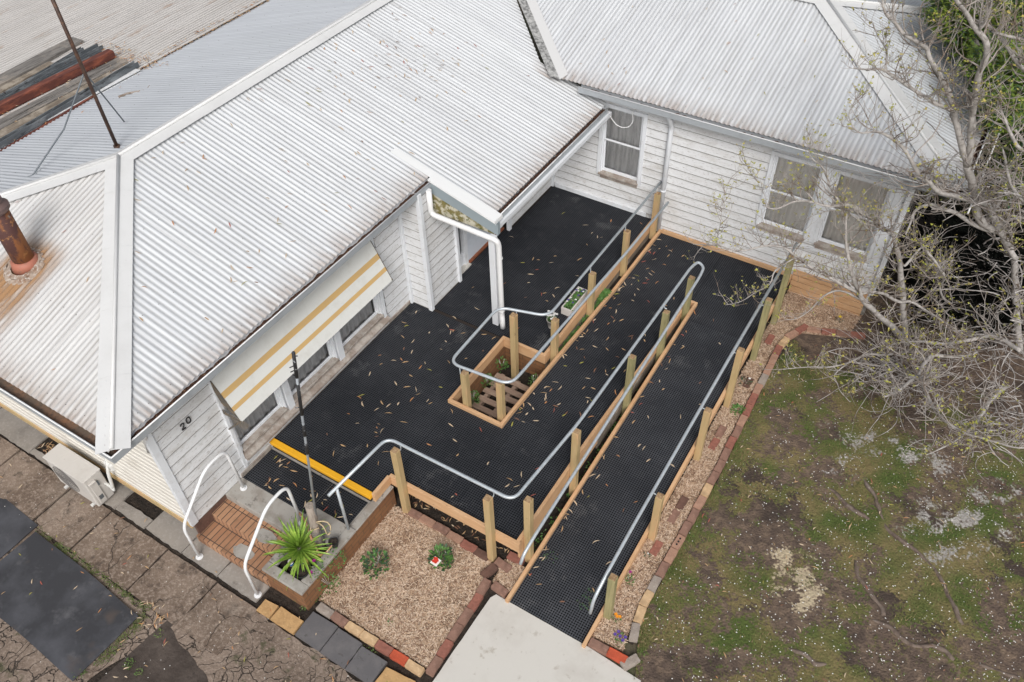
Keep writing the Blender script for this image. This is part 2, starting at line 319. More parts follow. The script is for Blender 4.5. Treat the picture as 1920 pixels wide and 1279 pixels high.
M['ground'] = material('dry_earth', (.10, .08, .055), .95, [(2, 6, .4, .6, (.07, .08, .035)), (20, 5, .5, .7, (.13, .11, .08))], bump=(20, .5, .04))
M['rubber'] = material('black_rubber_sheet', (.034, .035, .041), .7, [(1.3, 7, .44, .66, (.085, .088, .102, .8)), (3.5, 8, .56, .70, (.13, .13, .14, .55)), (1.4, 3, .60, .68, (.09, .068, .056, .6))], bump=(6, .15, .01))
def brickmat(n, c): return material(n, c, .9, [(9, 6, .42, .65, (c[0] * .62, c[1] * .6, c[2] * .6, .7)), (30, 5, .55, .7, (min(1, c[0] * 1.3), c[1] * 1.4, c[2] * 1.5, .6)), (5, 4, .66, .74, (.12, .1, .07, .6))], bump=(60, .5, .006))
M['bk_red'] = brickmat('red_brick', (.31, .125, .09)); M['bk_bright'] = brickmat('bright_red_brick', (.50, .09, .04))
M['bk_brown'] = brickmat('brown_brick', (.27, .155, .115)); M['bk_tan'] = brickmat('tan_brick', (.40, .235, .165))
M['bk_cream'] = brickmat('cream_brick', (.58, .40, .23)); M['bk_grey'] = brickmat('grey_brick', (.34, .29, .25)); M['bk_dark'] = brickmat('dark_brick', (.14, .075, .055))
M['sandstone'] = brickmat('yellow_sandstone_paver', (.50, .31, .14)); M['slate'] = material('charcoal_paver', (.115, .11, .115), .85, [(3, 6, .45, .7, (.16, .15, .15)), (20, 5, .6, .7, (.06, .055, .05, .6))], bump=(40, .3, .006))
def wallbrick(name, c1, c2, mortar, vec='XZ', sz=(.235, .086)):
    def ex(nt, src, cur, p):
        N = nt.nodes; Lk = nt.links
        sp = N.new('ShaderNodeSeparateXYZ'); Lk.new(src, sp.inputs[0]); cb = N.new('ShaderNodeCombineXYZ')
        i = {'X': 0, 'Y': 1, 'Z': 2}
        if vec == 'H': Lk.new(mathn(nt, 'ADD', sp.outputs[0], sp.outputs[1]), cb.inputs[0]); Lk.new(sp.outputs[2], cb.inputs[1])
        else: Lk.new(sp.outputs[i[vec[0]]], cb.inputs[0]); Lk.new(sp.outputs[i[vec[1]]], cb.inputs[1])
        b = N.new('ShaderNodeTexBrick'); b.inputs['Scale'].default_value = 1; b.inputs['Brick Width'].default_value = sz[0]; b.inputs['Row Height'].default_value = sz[1]
        b.inputs['Mortar Size'].default_value = .006; b.inputs['Color1'].default_value = (*c1, 1); b.inputs['Color2'].default_value = (*c2, 1); b.inputs['Mortar'].default_value = (*mortar, 1)
        if sz[0] < .1: b.offset = 0
        Lk.new(cb.outputs[0], b.inputs['Vector'])
        n = N.new('ShaderNodeTexNoise'); n.inputs['Scale'].default_value = 7; n.inputs['Detail'].default_value = 6; Lk.new(src, n.inputs['Vector'])
        mr = N.new('ShaderNodeMapRange'); mr.inputs[1].default_value = .5; mr.inputs[2].default_value = .7; mr.inputs[4].default_value = .6; Lk.new(n.outputs['Fac'], mr.inputs[0])
        bp = N.new('ShaderNodeBump'); bp.invert = True; bp.inputs['Distance'].default_value = .006; bp.inputs['Strength'].default_value = .8; Lk.new(b.outputs['Fac'], bp.inputs['Height']); Lk.new(bp.outputs[0], p.inputs['Normal'])
        return mixc(nt, mr.outputs[0], b.outputs['Color'], (c1[0] * .5, c1[1] * .5, c1[2] * .5))
    return material(name, c1, .9, bump=(50, .3, .004), extra=ex)
M['planter'] = wallbrick('orange_brown_brickwork', (.26, .125, .055), (.22, .10, .045), (.13, .08, .045), 'H')
M['tread'] = wallbrick('brick_step_tread', (.42, .235, .135), (.33, .17, .095), (.07, .05, .04), 'XY', (.080, .235))
M['bark'] = material('pale_grey_bark', (.42, .395, .375), .9, [(16, 6, .45, .65, (.24, .22, .205)), (5, 4, .55, .75, (.47, .44, .42, .7)), (30, 3, .66, .72, (.62, .6, .56, .6))], bump=(30, .5, .01))
M['twig'] = material('brown_grey_twig', (.38, .345, .32), .9, [(3, 4, .46, .6, (.20, .155, .12))])
M['vine'] = material('grey_dry_vine', (.44, .415, .40), .9, [(4, 4, .42, .60, (.15, .125, .11))])
M['bud'] = material('yellow_green_young_leaf', (.34, .36, .06), .6, [(9, 2, .45, .6, (.42, .34, .09)), (15, 2, .55, .65, (.20, .17, .06))])
M['leafg'] = material('evergreen_leaf', (.13, .20, .028), .55, [(3, 4, .45, .65, (.24, .30, .04)), (30, 2, .5, .7, (.05, .10, .02))])
M['leaf_shade'] = material('shade_black_leaf', (.004, .005, .004), .95, [(6, 4, .64, .75, (.012, .018, .008))], spec=.1)  # almost black, so the deep shade of the gap is in the colour
M['plantg'] = material('garden_leaf', (.07, .17, .035), .5, [(20, 3, .45, .65, (.12, .26, .06))])
M['moss_leaf'] = material('small_weed_leaf', (.075, .135, .03), .7, [(20, 3, .45, .65, (.14, .17, .05))])
M['plantd'] = material('dark_rose_leaf', (.045, .095, .045), .45, [(20, 3, .5, .65, (.13, .07, .055))])
M['yucca'] = material('yucca_leaf', (.20, .34, .045), .45, [(7, 3, .45, .65, (.33, .46, .08)), (30, 2, .6, .7, (.12, .24, .03))])
M['yuccatip'] = material('yellowed_yucca_leaf', (.50, .42, .10), .6)
M['pot_white'] = material('white_pot_glaze', (.66, .62, .58), .4, [(8, 4, .5, .8, (.5, .46, .42, .5))])
M['pot_black'] = material('black_plastic_pot', (.03, .03, .033), .5)
M['log'] = material('weathered_log', (.33, .28, .235), .9, [((20, 20, 3), 6, .45, .65, (.17, .14, .12)), (7, 4, .6, .7, (.45, .41, .36))], bump=((40, 40, 6), .6, .01))
M['rootb'] = material('brown_root_bark', (.17, .13, .105), .95, [(14, 6, .45, .65, (.08, .055, .045)), (6, 4, .55, .7, (.26, .22, .19, .7))], bump=(30, .6, .01))
M['orangebark'] = material('orange_peeling_stick', (.46, .22, .12), .8, [(20, 5, .5, .65, (.65, .52, .42)), (30, 3, .6, .7, (.2, .1, .06))])
M['rope'] = material('straw_rope', (.50, .40, .25), .9)
M['pole_grey'] = material('grey_steel_pole', (.35, .38, .41), .45, [(8, 4, .5, .7, (.22, .24, .26))], metal=.3)
M['tape'] = material('black_peeling_tape', (.02, .02, .022), .6, [(18, 5, .62, .66, (.35, .37, .39))])
M['ac'] = material('beige_painted_metal', (.56, .535, .505), .5, [(3, 4, .5, .8, (.40, .37, .34, .6)), (40, 3, .66, .74, (.28, .25, .22, .5))])
M['acdark'] = material('grey_grille', (.16, .15, .145), .6)
M['lead'] = material('white_lagging', (.62, .62, .6), .6)
for nm, c in dict(lf_tan=(.46, .30, .16), lf_orange=(.48, .23, .10), lf_red=(.36, .10, .07), lf_olive=(.30, .28, .06), lf_pale=(.56, .44, .31), lf_brown=(.20, .10, .06)).items():
    M[nm] = material('fallen_leaf_' + nm[3:], c, .6)
LF = [M[k] for k in ('lf_tan', 'lf_orange', 'lf_red', 'lf_olive', 'lf_pale', 'lf_brown')]
M['chip1'] = material('pale_wood_chip', (.68, .53, .40), .9); M['chip2'] = material('tan_wood_chip', (.48, .33, .22), .9); M['chip3'] = material('brown_wood_chip', (.27, .165, .11), .9)
M['mulch'] = material('straw_coloured_mulch', (.38, .26, .175), .95, [(45, 6, .42, .6, (.17, .10, .065)), (80, 4, .5, .66, (.55, .40, .28)), (3, 4, .6, .7, (.25, .155, .10, .6))], bump=(60, 1, .03))
M['petal_white'] = material('white_petal', (.80, .79, .76), .6); M['petal_mag'] = material('magenta_petal', (.32, .01, .20), .5); M['petal_red'] = material('red_petal', (.62, .04, .02), .5)
M['petal_or'] = material('orange_petal', (.80, .28, .01), .5); M['petal_pur'] = material('purple_petal', (.10, .05, .30), .5); M['petal_yel'] = material('yellow_petal', (.80, .6, .03), .5); M['petal_core'] = material('dark_flower_centre', (.06, .015, .06), .6)
M['blue'] = material('blue_tin', (.03, .15, .45), .4)
M['grass1'] = material('mid_grass_blade', (.10, .12, .03), .8); M['grass2'] = material('dry_grass_blade', (.26, .20, .10), .85); M['grass3'] = material('bright_grass_blade', (.10, .18, .03), .8)
def lawnmat():
    def ex(nt, src, cur, p):
        N = nt.nodes; at_ = N.new('ShaderNodeAttribute'); at_.attribute_name = 'cover'; sp = N.new('ShaderNodeSeparateColor'); nt.links.new(at_.outputs['Color'], sp.inputs[0])
        n = N.new('ShaderNodeTexNoise'); n.inputs['Scale'].default_value = 26; n.inputs['Detail'].default_value = 7; nt.links.new(src, n.inputs['Vector'])
        def blend(cur, ch, col, k=2.4):
            f = mathn(nt, 'ADD', sp.outputs[ch], mathn(nt, 'MULTIPLY_ADD', n.outputs['Fac'], k, -k / 2)); mr = N.new('ShaderNodeMapRange'); mr.inputs[1].default_value = .36; mr.inputs[2].default_value = .72
            nt.links.new(f, mr.inputs[0]); gt = N.new('ShaderNodeMapRange'); gt.inputs[2].default_value = .22; nt.links.new(sp.outputs[ch], gt.inputs[0]); return mixc(nt, mathn(nt, 'MULTIPLY', mr.outputs[0], gt.outputs[0]), cur, col)
        n3 = N.new('ShaderNodeTexNoise'); n3.inputs['Scale'].default_value = 1.7; n3.inputs['Detail'].default_value = 3; nt.links.new(src, n3.inputs['Vector'])
        gr = N.new('ShaderNodeMapRange'); gr.inputs[1].default_value = .38; gr.inputs[2].default_value = .62; nt.links.new(n3.outputs['Fac'], gr.inputs[0]); gcol = mixc(nt, gr.outputs[0], (.070, .098, .020), (.19, .15, .065))
        cur = blend(cur, 0, gcol); cur = blend(cur, 1, (.36, .34, .32), 2.2); cur = blend(cur, 2, (.46, .38, .26), 2.6)
        return cur
    return material('patchy_lawn', (.100, .070, .054), .95, [(9, 6, .45, .65, (.19, .135, .095)), (1.3, 6, .50, .62, (.045, .032, .026, .85)), (50, 4, .6, .7, (.16, .125, .09, .6))], bump=(34, .9, .03), extra=ex)
M['lawn'] = lawnmat()
# ------------------------------------------------------------------ ground and paths (setting)
def struct(o, nm=None): o['kind'] = 'structure'; return o
b = MB(); b.quad([(-150, -100, -.03), (150, -100, -.03), (150, 250, -.03), (-150, 250, -.03)])
struct(b.build('ground', M['ground']))
b = MB(); b.quad([(-14, -1, -.012), (-2.9, -1, -.012), (-2.9, 4.6, -.012), (-14, 4.6, -.012)]); b.quad([(-7, 4.3, -.014), (-1.2, 4.3, -.014), (-1.2, 11.2, -.014), (-7, 11.2, -.014)])
b.quad([(-1.2, 10.55, -.011), (6, 10.55, -.011), (6, 15, -.011), (-1.2, 15, -.011)])  # dark soil colour carries the deep shade under the tree and in the gap
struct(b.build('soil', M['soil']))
def rough_edge(poly, amp=.015, step=.08):
    out = []
    for i in range(len(poly)):
        a = Vector((*poly[i][:2], 0)); c = Vector((*poly[(i + 1) % len(poly)][:2], 0)); n = max(1, int((c - a).length / step)); d = (c - a).normalized(); nn = Vector((-d.y, d.x, 0))
        for k in range(n):
            p = a.lerp(c, k / n); q = p + nn * (noise.noise(p * 9) * amp + noise.noise(p * 31) * amp * .5); out.append((q.x, q.y))
    return out
# big slabs of the side path
b = MB(); xs = [-12.5, -11.2, -10.05, -8.86, -8.06, -6.95, -6.05, -5.33]
for i in range(len(xs) - 1):
    g = .016; top = .012 + rnd.uniform(-.006, .006)
    b.prism(rough_edge([(xs[i] + g, 1.64), (xs[i + 1] - g, 1.63), (xs[i + 1] - g, 2.345 - .01 * i * .6), (xs[i] + g, 2.345 - .01 * i * .6)], .010), -.05, top)
struct(b.build('path', M['slab']))
b = MB(); xs = [-12.5, -11.0, -9.9, -9.0, -8.05, -7.45, -6.75, -6.1, -5.42]
for i in range(len(xs) - 1):
    y1 = {0: 2.88, 1: 2.88, 2: 2.46, 3: 2.86, 4: 2.52, 5: 2.84, 6: 2.84, 7: 2.61}[i]
    b.prism(rough_edge([(xs[i] + .01, 2.375), (xs[i + 1] - .01, 2.365), (xs[i + 1] - .01, y1), (xs[i] + .01, y1)], .018), -.05, .02 + rnd.uniform(-.006, .008))
struct(b.build('pavement', M['strip']))
b = MB(); b.prism(rough_edge([(-12.5, -.8), (-6.9, -.8), (-6.35, .9), (-6.1, 1.62), (-12.5, 1.62)], .04), -.05, -.004); b.prism(rough_edge([(-5.95, 2.28), (-6.1, 1.58), (-5.2, 1.36), (-4.3, 1.25), (-3.0, 1.3), (-3.0, 2.28)], .05), -.05, .004)
struct(b.build('path', M['slabcr']))
b = MB(); n0 = 40
b.quad([(-6.5, -.8, -.002), (-2.6, -.8, -.002), (-3, 1.45, -.002), (-6.2, 1.7, -.002)])
struct(b.build('ground', M['mud']))
# pale concrete path at the ramp foot
b = MB(); P = [(-2.99, .5), (-2.97, 3.93), (-2.93, 4.0), (-1.64, 4.0), (-.93, 3.96), (-.82, .5)]
b.prism(rough_edge(P, .006, .15), -.06, .006)
struct(b.build('path', M['conc']))
# lawn: a grid whose left edge follows the brick row
def lawn_edge(y):
    K = [(-1, -.78), (3.9, -.98), (4.1, -1.06), (4.33, -1.15), (4.54, -1.22), (4.8, -1.25), (7, -1.22), (8, -1.25), (9.5, -1.28), (10.1, -1.24), (10.5, -1.1), (10.8, -.9), (12, -.3)]
    for (a, x0), (c, x1) in zip(K, K[1:]):
        if y <= c: return x0 + (x1 - x0) * max(0, (y - a)) / (c - a)
    return K[-1][1]
def fb(x, y, s, o=0): return .5 + .5 * noise.fractal(Vector((x * s, y * s, o)), .7, 2.1, 5)
def sm(a, c, v): t = min(1, max(0, (v - a) / (c - a))); return t * t * (3 - 2 * t)
SAND = [(at(1840, 960, z=0), 1.5, .55, .7), (at(1640, 830, z=0), 1.0, .35, .15), (at(1700, 850, z=0), .9, .4, 0), (at(1800, 1010, z=0), .9, .45, 1.0), (at(1570, 870, z=0), .4, .2, .8)]
STRAW = [(at(1490, 1085, z=0), .52, .27, 1.35), (at(1475, 1050, z=0), .3, .25, 0), (at(1515, 1125, z=0), .4, .16, 1.2)]
def blob(lst, x, y):
    v = 0
    for c, a, w, r in lst:
        dx, dy = x - c.x, y - c.y; u = dx * math.cos(r) + dy * math.sin(r); q = -dx * math.sin(r) + dy * math.cos(r)
        v = max(v, 1 - (u / a) ** 2 - (q / w) ** 2)
    return max(0, v)
def cover(x, y):
    g = fb(x, y, .9, 3); h = fb(x, y, 3.2, 9)
    grass = .56 + 1.9 * (g - .50) + 1.7 * (h - .5) + .5 * max(0, 1 - ((x - 1.75) ** 2 + (y - 7.6) ** 2) / .8)
    grass -= .9 * sm(9.7, 10.4, y) + .5 * sm(4.9, 3.6, y + .4 * (x - .5) * .3) * (1 if x < 1.2 else .6)
    grass += .35 * sm(.35, 0, x - lawn_edge(y))
    sand = min(1, .95 * blob(SAND, x, y)) * sm(.34, .72, fb(x, y, 3.4, 5)) * .9
    straw = min(1, 1.1 * blob(STRAW, x, y)) * sm(.30, .62, fb(x, y, 4, 6)) * .9
    return max(0, min(1, grass)), sand, straw
ny, nx = 300, 190; ys = np.linspace(1.2, 12.2, ny); V = []; CO = []
for y in ys:
    e = lawn_edge(y)
    for i in range(nx):
        x = e + (6.2 - e) * (i / (nx - 1)) ** 1.15; V.append((x, y, .004 + .03 * (fb(x, y, 1.2, 1) - .5) + .012 * (fb(x, y, 7, 2) - .5))); CO.append(cover(x, y))
me = bpy.data.meshes.new('lawn'); F = [(j * nx + i, j * nx + i + 1, (j + 1) * nx + i + 1, (j + 1) * nx + i) for j in range(ny - 1) for i in range(nx - 1)]
me.from_pydata(V, [], F); ca = me.color_attributes.new('cover', 'FLOAT_COLOR', 'POINT')
ca.data.foreach_set('color', [c for q in CO for c in (*q, 1)]); me.materials.append(M['lawn']); me.polygons.foreach_set('use_smooth', [True] * len(F))
lo = bpy.data.objects.new('lawn', me); S.collection.objects.link(lo); lo['kind'] = 'structure'
# grass blades, correlated with the cover map
b = MB()
for k in range(70000):
    y = rnd.uniform(3.0, 10.7); e = lawn_edge(y); x = e + (5.2 - e) * rnd.random() ** 1.3
    g, s_, w_ = cover(x, y)
    if rnd.random() > g * 1.15 - s_ * .5 - w_ * .5: continue
    a = rnd.uniform(0, 6.28); L = rnd.uniform(.015, .04); t = rnd.uniform(.5, 1.2); w = .0042
    dx, dy = math.cos(a), math.sin(a); z = .0
    b.quad([(x - dy * w, y + dx * w, z), (x + dy * w, y - dx * w, z), (x + dx * L * t, y + dy * L * t, z + L * .7 + .01)], 0 if rnd.random() < .62 else (1 if rnd.random() < .55 else 2))
tag(b.build('grass', [M['grass1'], M['grass2'], M['grass3']]), 'short patchy lawn grass and moss growing over bare soil', 'grass', kind='stuff')
# mossy weeds along the black mats
b = MB()
def tuft(b, x, y, z, r, n, L=.03, m=0, up=.6):
    for _ in range(n):
        a = rnd.uniform(0, 6.28); q = r * math.sqrt(rnd.random()); px, py = x + q * math.cos(a), y + q * math.sin(a); c = rnd.uniform(0, 6.28); l = L * rnd.uniform(.5, 1.3)
        dx, dy = math.cos(c), math.sin(c); w = l * .28; zz = z + rnd.uniform(0, L * .6)
        b.quad([(px, py, zz), (px + dx * l * .5 - dy * w, py + dy * l * .5 + dx * w, zz + l * up * .6), (px + dx * l, py + dy * l, zz + l * up * rnd.uniform(.2, 1)), (px + dx * l * .5 + dy * w, py + dy * l * .5 - dx * w, zz + l * up * .6)], m)
for k in range(170):
    t = rnd.random(); x = -8.7 + 2.2 * t ** .8; tuft(b, x, 1.605 + rnd.uniform(-.03, .035), .0, .032, 7, .018, m=rnd.choice((0, 1, 1)))
for k in range(90):
    t = rnd.random(); tuft(b, -6.50 + rnd.uniform(-.03, .08), 1.55 - .75 * t, 0, .05, 6, .020, m=rnd.choice((0, 1, 1)))
for px, py, r, n in ((242, 1246, .07, 60), (262, 1262, .05, 30), (150, 1262, .09, 50), (300, 1190, .06, 20), (570, 1140, .05, 30), (620, 1180, .06, 30), (690, 1225, .12, 70), (560, 1120, .08, 40), (600, 1115, .1, 50)):
    p = G(px, py); tuft(b, p.x, p.y, .01, r, n, .026)
tag(b.build('ground_cover', [M['moss_leaf'], M['grass1']]), 'low green weeds and moss growing between the black mats and slabs', 'weeds', kind='stuff')
# mulch beds
def bed(name, poly, n, label):
    xs = [p[0] for p in poly]; yy = [p[1] for p in poly]
    def inside(x, y):
        c = False; j = len(poly) - 1
        for i in range(len(poly)):
            if (poly[i][1] > y) != (poly[j][1] > y) and x < (poly[j][0] - poly[i][0]) * (y - poly[i][1]) / (poly[j][1] - poly[i][1]) + poly[i][0]: c = not c
            j = i
        return c
    b = MB(); b.prism(poly, -.05, .012); o = struct(b.build(name, M['mulch']))
    b = MB(); k = 0
    while k < n:
        x = rnd.uniform(min(xs), max(xs)); y = rnd.uniform(min(yy), max(yy))
        if not inside(x, y): continue
        k += 1; 
        if fb(x, y, 4, 8) < .36 and rnd.random() < .7: continue
        a = rnd.uniform(0, 6.28); L = rnd.uniform(.008, .030); w = rnd.uniform(.002, .0048); dx, dy = math.cos(a), math.sin(a); z = .012 + rnd.uniform(.001, .018); tz = rnd.uniform(-.007, .011)
        b.quad([(x - dx * L - dy * w, y - dy * L + dx * w, z), (x - dx * L + dy * w, y - dy * L - dx * w, z + .002), (x + dx * L + dy * w, y + dy * L - dx * w, z + tz), (x + dx * L - dy * w, y + dy * L + dx * w, z + tz)], rnd.choice((0, 0, 1, 1, 2)))
    tag(b.build('wood_chips', [M['chip1'], M['chip2'], M['chip3']]), label, 'wood chips', kind='stuff')
bed('garden_bed', [(-4.78, 2.80), (-3.12, 2.80), (-3.15, 4.30), (-3.3, 4.36), (-4.6, 4.40), (-4.80, 4.38)], 24000, 'straw coloured wood chips spread over the square garden bed')
bed('garden_bed', [(-3.06, 4.12), (-2.79, 4.10), (-2.79, 4.5), (-3.1, 4.45)], 900, 'small patch of wood chips beside the foot of the ramp')
bed('garden_bed', [(-1.66, 4.14), (-1.26, 4.16), (-1.34, 4.6), (-1.37, 5.0), (-1.34, 7), (-1.38, 8.2), (-1.40, 9.6), (-1.34, 10.1), (-1.15, 10.36), (-.5, 10.62), (-.42, 11.23), (-1.66, 11.23)], 20000, 'wood chips filling the narrow bed between the ramp and the lawn')
# white petals over the lawn, concrete and mud
b = MB()
for k in range(4300):
    y = 3 + 6.5 * rnd.random() ** 1.3; x = lawn_edge(y) + rnd.random() ** .8 * 4.6
    if fb(x, y, 1.5, 12) < .45 and rnd.random() < .6: continue
    r = rnd.uniform(.004, .0095); a = rnd.uniform(0, 6); z = .03 + rnd.uniform(0, .012)
    b.quad([(x + r * math.cos(a + t), y + r * math.sin(a + t) * .8, z + rnd.uniform(0, .004)) for t in (0, 1.3, 2.6, 3.9, 5.2)], 0)
for k in range(160):
    x = rnd.uniform(-10, -3.2); y = rnd.uniform(.4, 2.3); r = rnd.uniform(.003, .007)
    b.quad([(x + r * math.cos(t), y + r * math.sin(t), .028) for t in (0, 1.3, 2.6, 3.9, 5.2)], 0)
tag(b.build('fallen_petals', M['petal_white']), 'tiny white petals sprinkled over the lawn and mud', 'petals', kind='stuff')
# ------------------------------------------------------------------ house
T = .295; TW = .29
def zf(x): return 2.8 + T * (-6.23 - x)
def zb(x): return 3.705 + T * (x + 9.2)
def zs(y): return 2.8 + T * (y - 2.07)
def zw(y): return 2.83 + TW * (y - 10.95)
def zr(x): return 2.83 + TW * (.22 - x)
def zwb(y): return 3.70 - TW * (y - 13.95)
house = empty('house', (-6.66, 2.7, 0), 'white weatherboard house with white corrugated hip roofs around the ramp corner', 'house')
rear = empty('lean_to', (-14, 8, 0), 'old shed roof of weathered corrugated sheets behind the house, stacked with timber', 'shed roof')
def corr(name, along, s0, s1, lo, hi, zfun, mt, parent, seg=8, amp=.0078, pitch=.0762, rows=None, screws=True):
    """corrugated slope; along='y' -> s is y and u is x, else s is x and u is y; lo/hi give u at the eave and the top for s"""
    b = MB(); n = int(round((s1 - s0) / pitch * seg)); U = rows or 7
    base = 0
    for i in range(n + 1):
        s = s0 + (s1 - s0) * i / n; a = lo(s); c = hi(s); w = amp * math.cos(2 * math.pi * s / pitch)
        for k in range(U + 1):
            u = a + (c - a) * k / U
            sag = .006 * noise.noise(Vector((s * .6, u * .6, 4.0)))
            ph = 2 * math.pi * s / pitch
            b.v.append((u, s, zfun(u) + w + sag) if along == 'y' else (s, u, zfun(u) + w + sag))
    for i in range(n):
        sA = s0 + (s1 - s0) * i / n; sB = s0 + (s1 - s0) * (i + 1) / n
        for k in range(U):
            p = i * (U + 1) + k; q = p + U + 1
            f = (p, p + 1, q + 1, q); up = (lo(s0 + .5) < hi(s0 + .5))
            b.f.append(f if (along == 'y') != up else f[::-1]); b.m.append(0); b.sm.append(True)
            l0, h0, l1, h1 = lo(sA), hi(sA), lo(sB), hi(sB)
            u = [l0 + (h0 - l0) * k / U, l0 + (h0 - l0) * (k + 1) / U, l1 + (h1 - l1) * (k + 1) / U, l1 + (h1 - l1) * k / U]
            uv = [(sA, u[0]), (sA, u[1]), (sB, u[2]), (sB, u[3])]
            b.uv += uv if (along == 'y') != up else uv[::-1]
    if screws:
        s = math.ceil(s0 / pitch) * pitch; j = 0
        while s < s1:
            a = lo(s); c = hi(s); d = 1 if c > a else -1; L = abs(c - a)
            for r_ in (.10, .95, 1.85, 2.75, 3.7):
                if r_ < L - .12 and (j % 3 == 0 if r_ > .2 else j % 2 == 0):
                    u = a + d * (r_ + .015 * rnd.random()); h = .007
                    zz = zfun(u) + amp + .001
                    Q = [(u + h * math.cos(t), s + h * math.sin(t)) for t in (0, 1.26, 2.51, 3.77, 5.03)]
                    top = [(q[0], q[1], zz + .004) if along == 'y' else (q[1], q[0], zz + .004) for q in Q]
                    b.quad(top if along == 'y' else top[::-1], 1)
            s += pitch; j += 1
    o = b.build(name, [mt, M['nail']], parent); return o
M['nail'] = material('dull_roof_screw', (.12, .11, .10), .6)
R_ = 'roof_sheeting'
corr(R_, 'y', 2.10, 7.70, lambda s: -6.30, lambda s: max(-6.32 - (s - 2.07), -9.2), zf, M['roof'], house)
corr(R_, 'y', 7.70, 11.00, lambda s: -5.26, lambda s: -9.2, zf, M['roof_p'], house)
corr(R_, 'y', 11.00, 13.9, lambda s: -6.28 - (s - 11.0) - .02 if s > 11.25 else -5.26, lambda s: -9.2, zf, M['roof'], house)
corr(R_, 'x', -12.1, -6.27, lambda s: 2.17, lambda s: max(2.19, min(5.06, 5.06 - abs(s + 9.2))), zs, M['roof_side'], house)
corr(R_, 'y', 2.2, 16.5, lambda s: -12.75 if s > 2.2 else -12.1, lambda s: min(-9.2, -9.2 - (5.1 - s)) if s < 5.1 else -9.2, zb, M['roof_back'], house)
corr(R_, 'x', -9.1, .12, lambda s: 11.02 if s > -6.1 else 11.02 + (-6.1 - s) * .985, lambda s: min(13.93, 10.98 + (.20 - s) * 1.0) if s > -2.8 else 13.93, zw, M['roof_w'], house)
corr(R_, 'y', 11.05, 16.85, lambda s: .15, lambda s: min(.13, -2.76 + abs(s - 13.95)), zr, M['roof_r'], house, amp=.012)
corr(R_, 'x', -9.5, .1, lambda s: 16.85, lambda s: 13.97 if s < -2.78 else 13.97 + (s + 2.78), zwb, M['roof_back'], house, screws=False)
def cap(p0, p1, nA, nB, w=.175, roll=.022, mt='cap', name='ridge_cap', lift=.014):
    p0 = Vector(p0); p1 = Vector(p1); d = (p1 - p0).normalized(); b = MB(); up = Vector((0, 0, 1))
    for nn, sg in ((Vector(nA).normalized(), 1), (Vector(nB).normalized(), -1)):
        e = d.cross(nn).normalized() * sg
        if e.z > 0.02: e = -e
        N = 14
        for k in range(N):
            a = p0.lerp(p1, k / N); c = p0.lerp(p1, (k + 1) / N); j = .002 * math.sin(k * 2.1)
            q = [a + up * lift, c + up * lift, c + e * w + nn * (lift + .004 + j), a + e * w + nn * (lift + .004 + j)]
            if sg * d.cross(e).z * 0 + (q[1] - q[0]).cross(q[3] - q[0]).z < 0: q = q[::-1]
            b.quad(q, 0)
            lipq = [a + e * w + nn * (lift + .002 + j), c + e * w + nn * (lift + .002 + j), c + e * (w + .002) - nn * .004, a + e * (w + .002) - nn * .004]
            if k in (0, N - 1): pass
    b.tube([p0 + up * (lift + roll * .5), p1 + up * (lift + roll * .5)], roll, 10)
    return b.build(name, M[mt], house)
NF, NB, NS = (T, 0, 1), (-T, 0, 1), (0, -T, 1); NW, NR, NWB = (0, -TW, 1), (TW, 0, 1), (0, TW, 1)
AP = (-9.2, 5.06, 3.705)
cap(AP, (-9.2, 14.2, 3.705), NF, NB, .17)
cap(AP, (-6.27, 2.13, 2.83), NF, NS, .175)
cap(AP, (-12.1, 2.16, 2.84), NS, NB, .17)
AW = (-2.78, 13.95, 3.72)
cap(AW, (.16, 11.01, 2.85), NW, NR, .21)
cap(AW, (.16, 16.85, 2.86), NR, NWB, .17)
cap(AW, (-9.4, 13.95, 3.72), NW, NWB, .17)
# valley flashing
b = MB(); p0 = Vector((-6.02, 10.98, zw(11.0) + .004)); p1 = Vector((-9.15, 14.0, 3.76)); d = p1 - p0
a = Vector((-.16, -.06, .045)); c = Vector((.07, .14, .045))
b.quad([p0 + a, p0, p1, p1 + a], 0); b.quad([p0, p0 + c, p1 + c, p1], 1)
b.build('valley_flashing', [M['valley'], M['roof_side']], house)
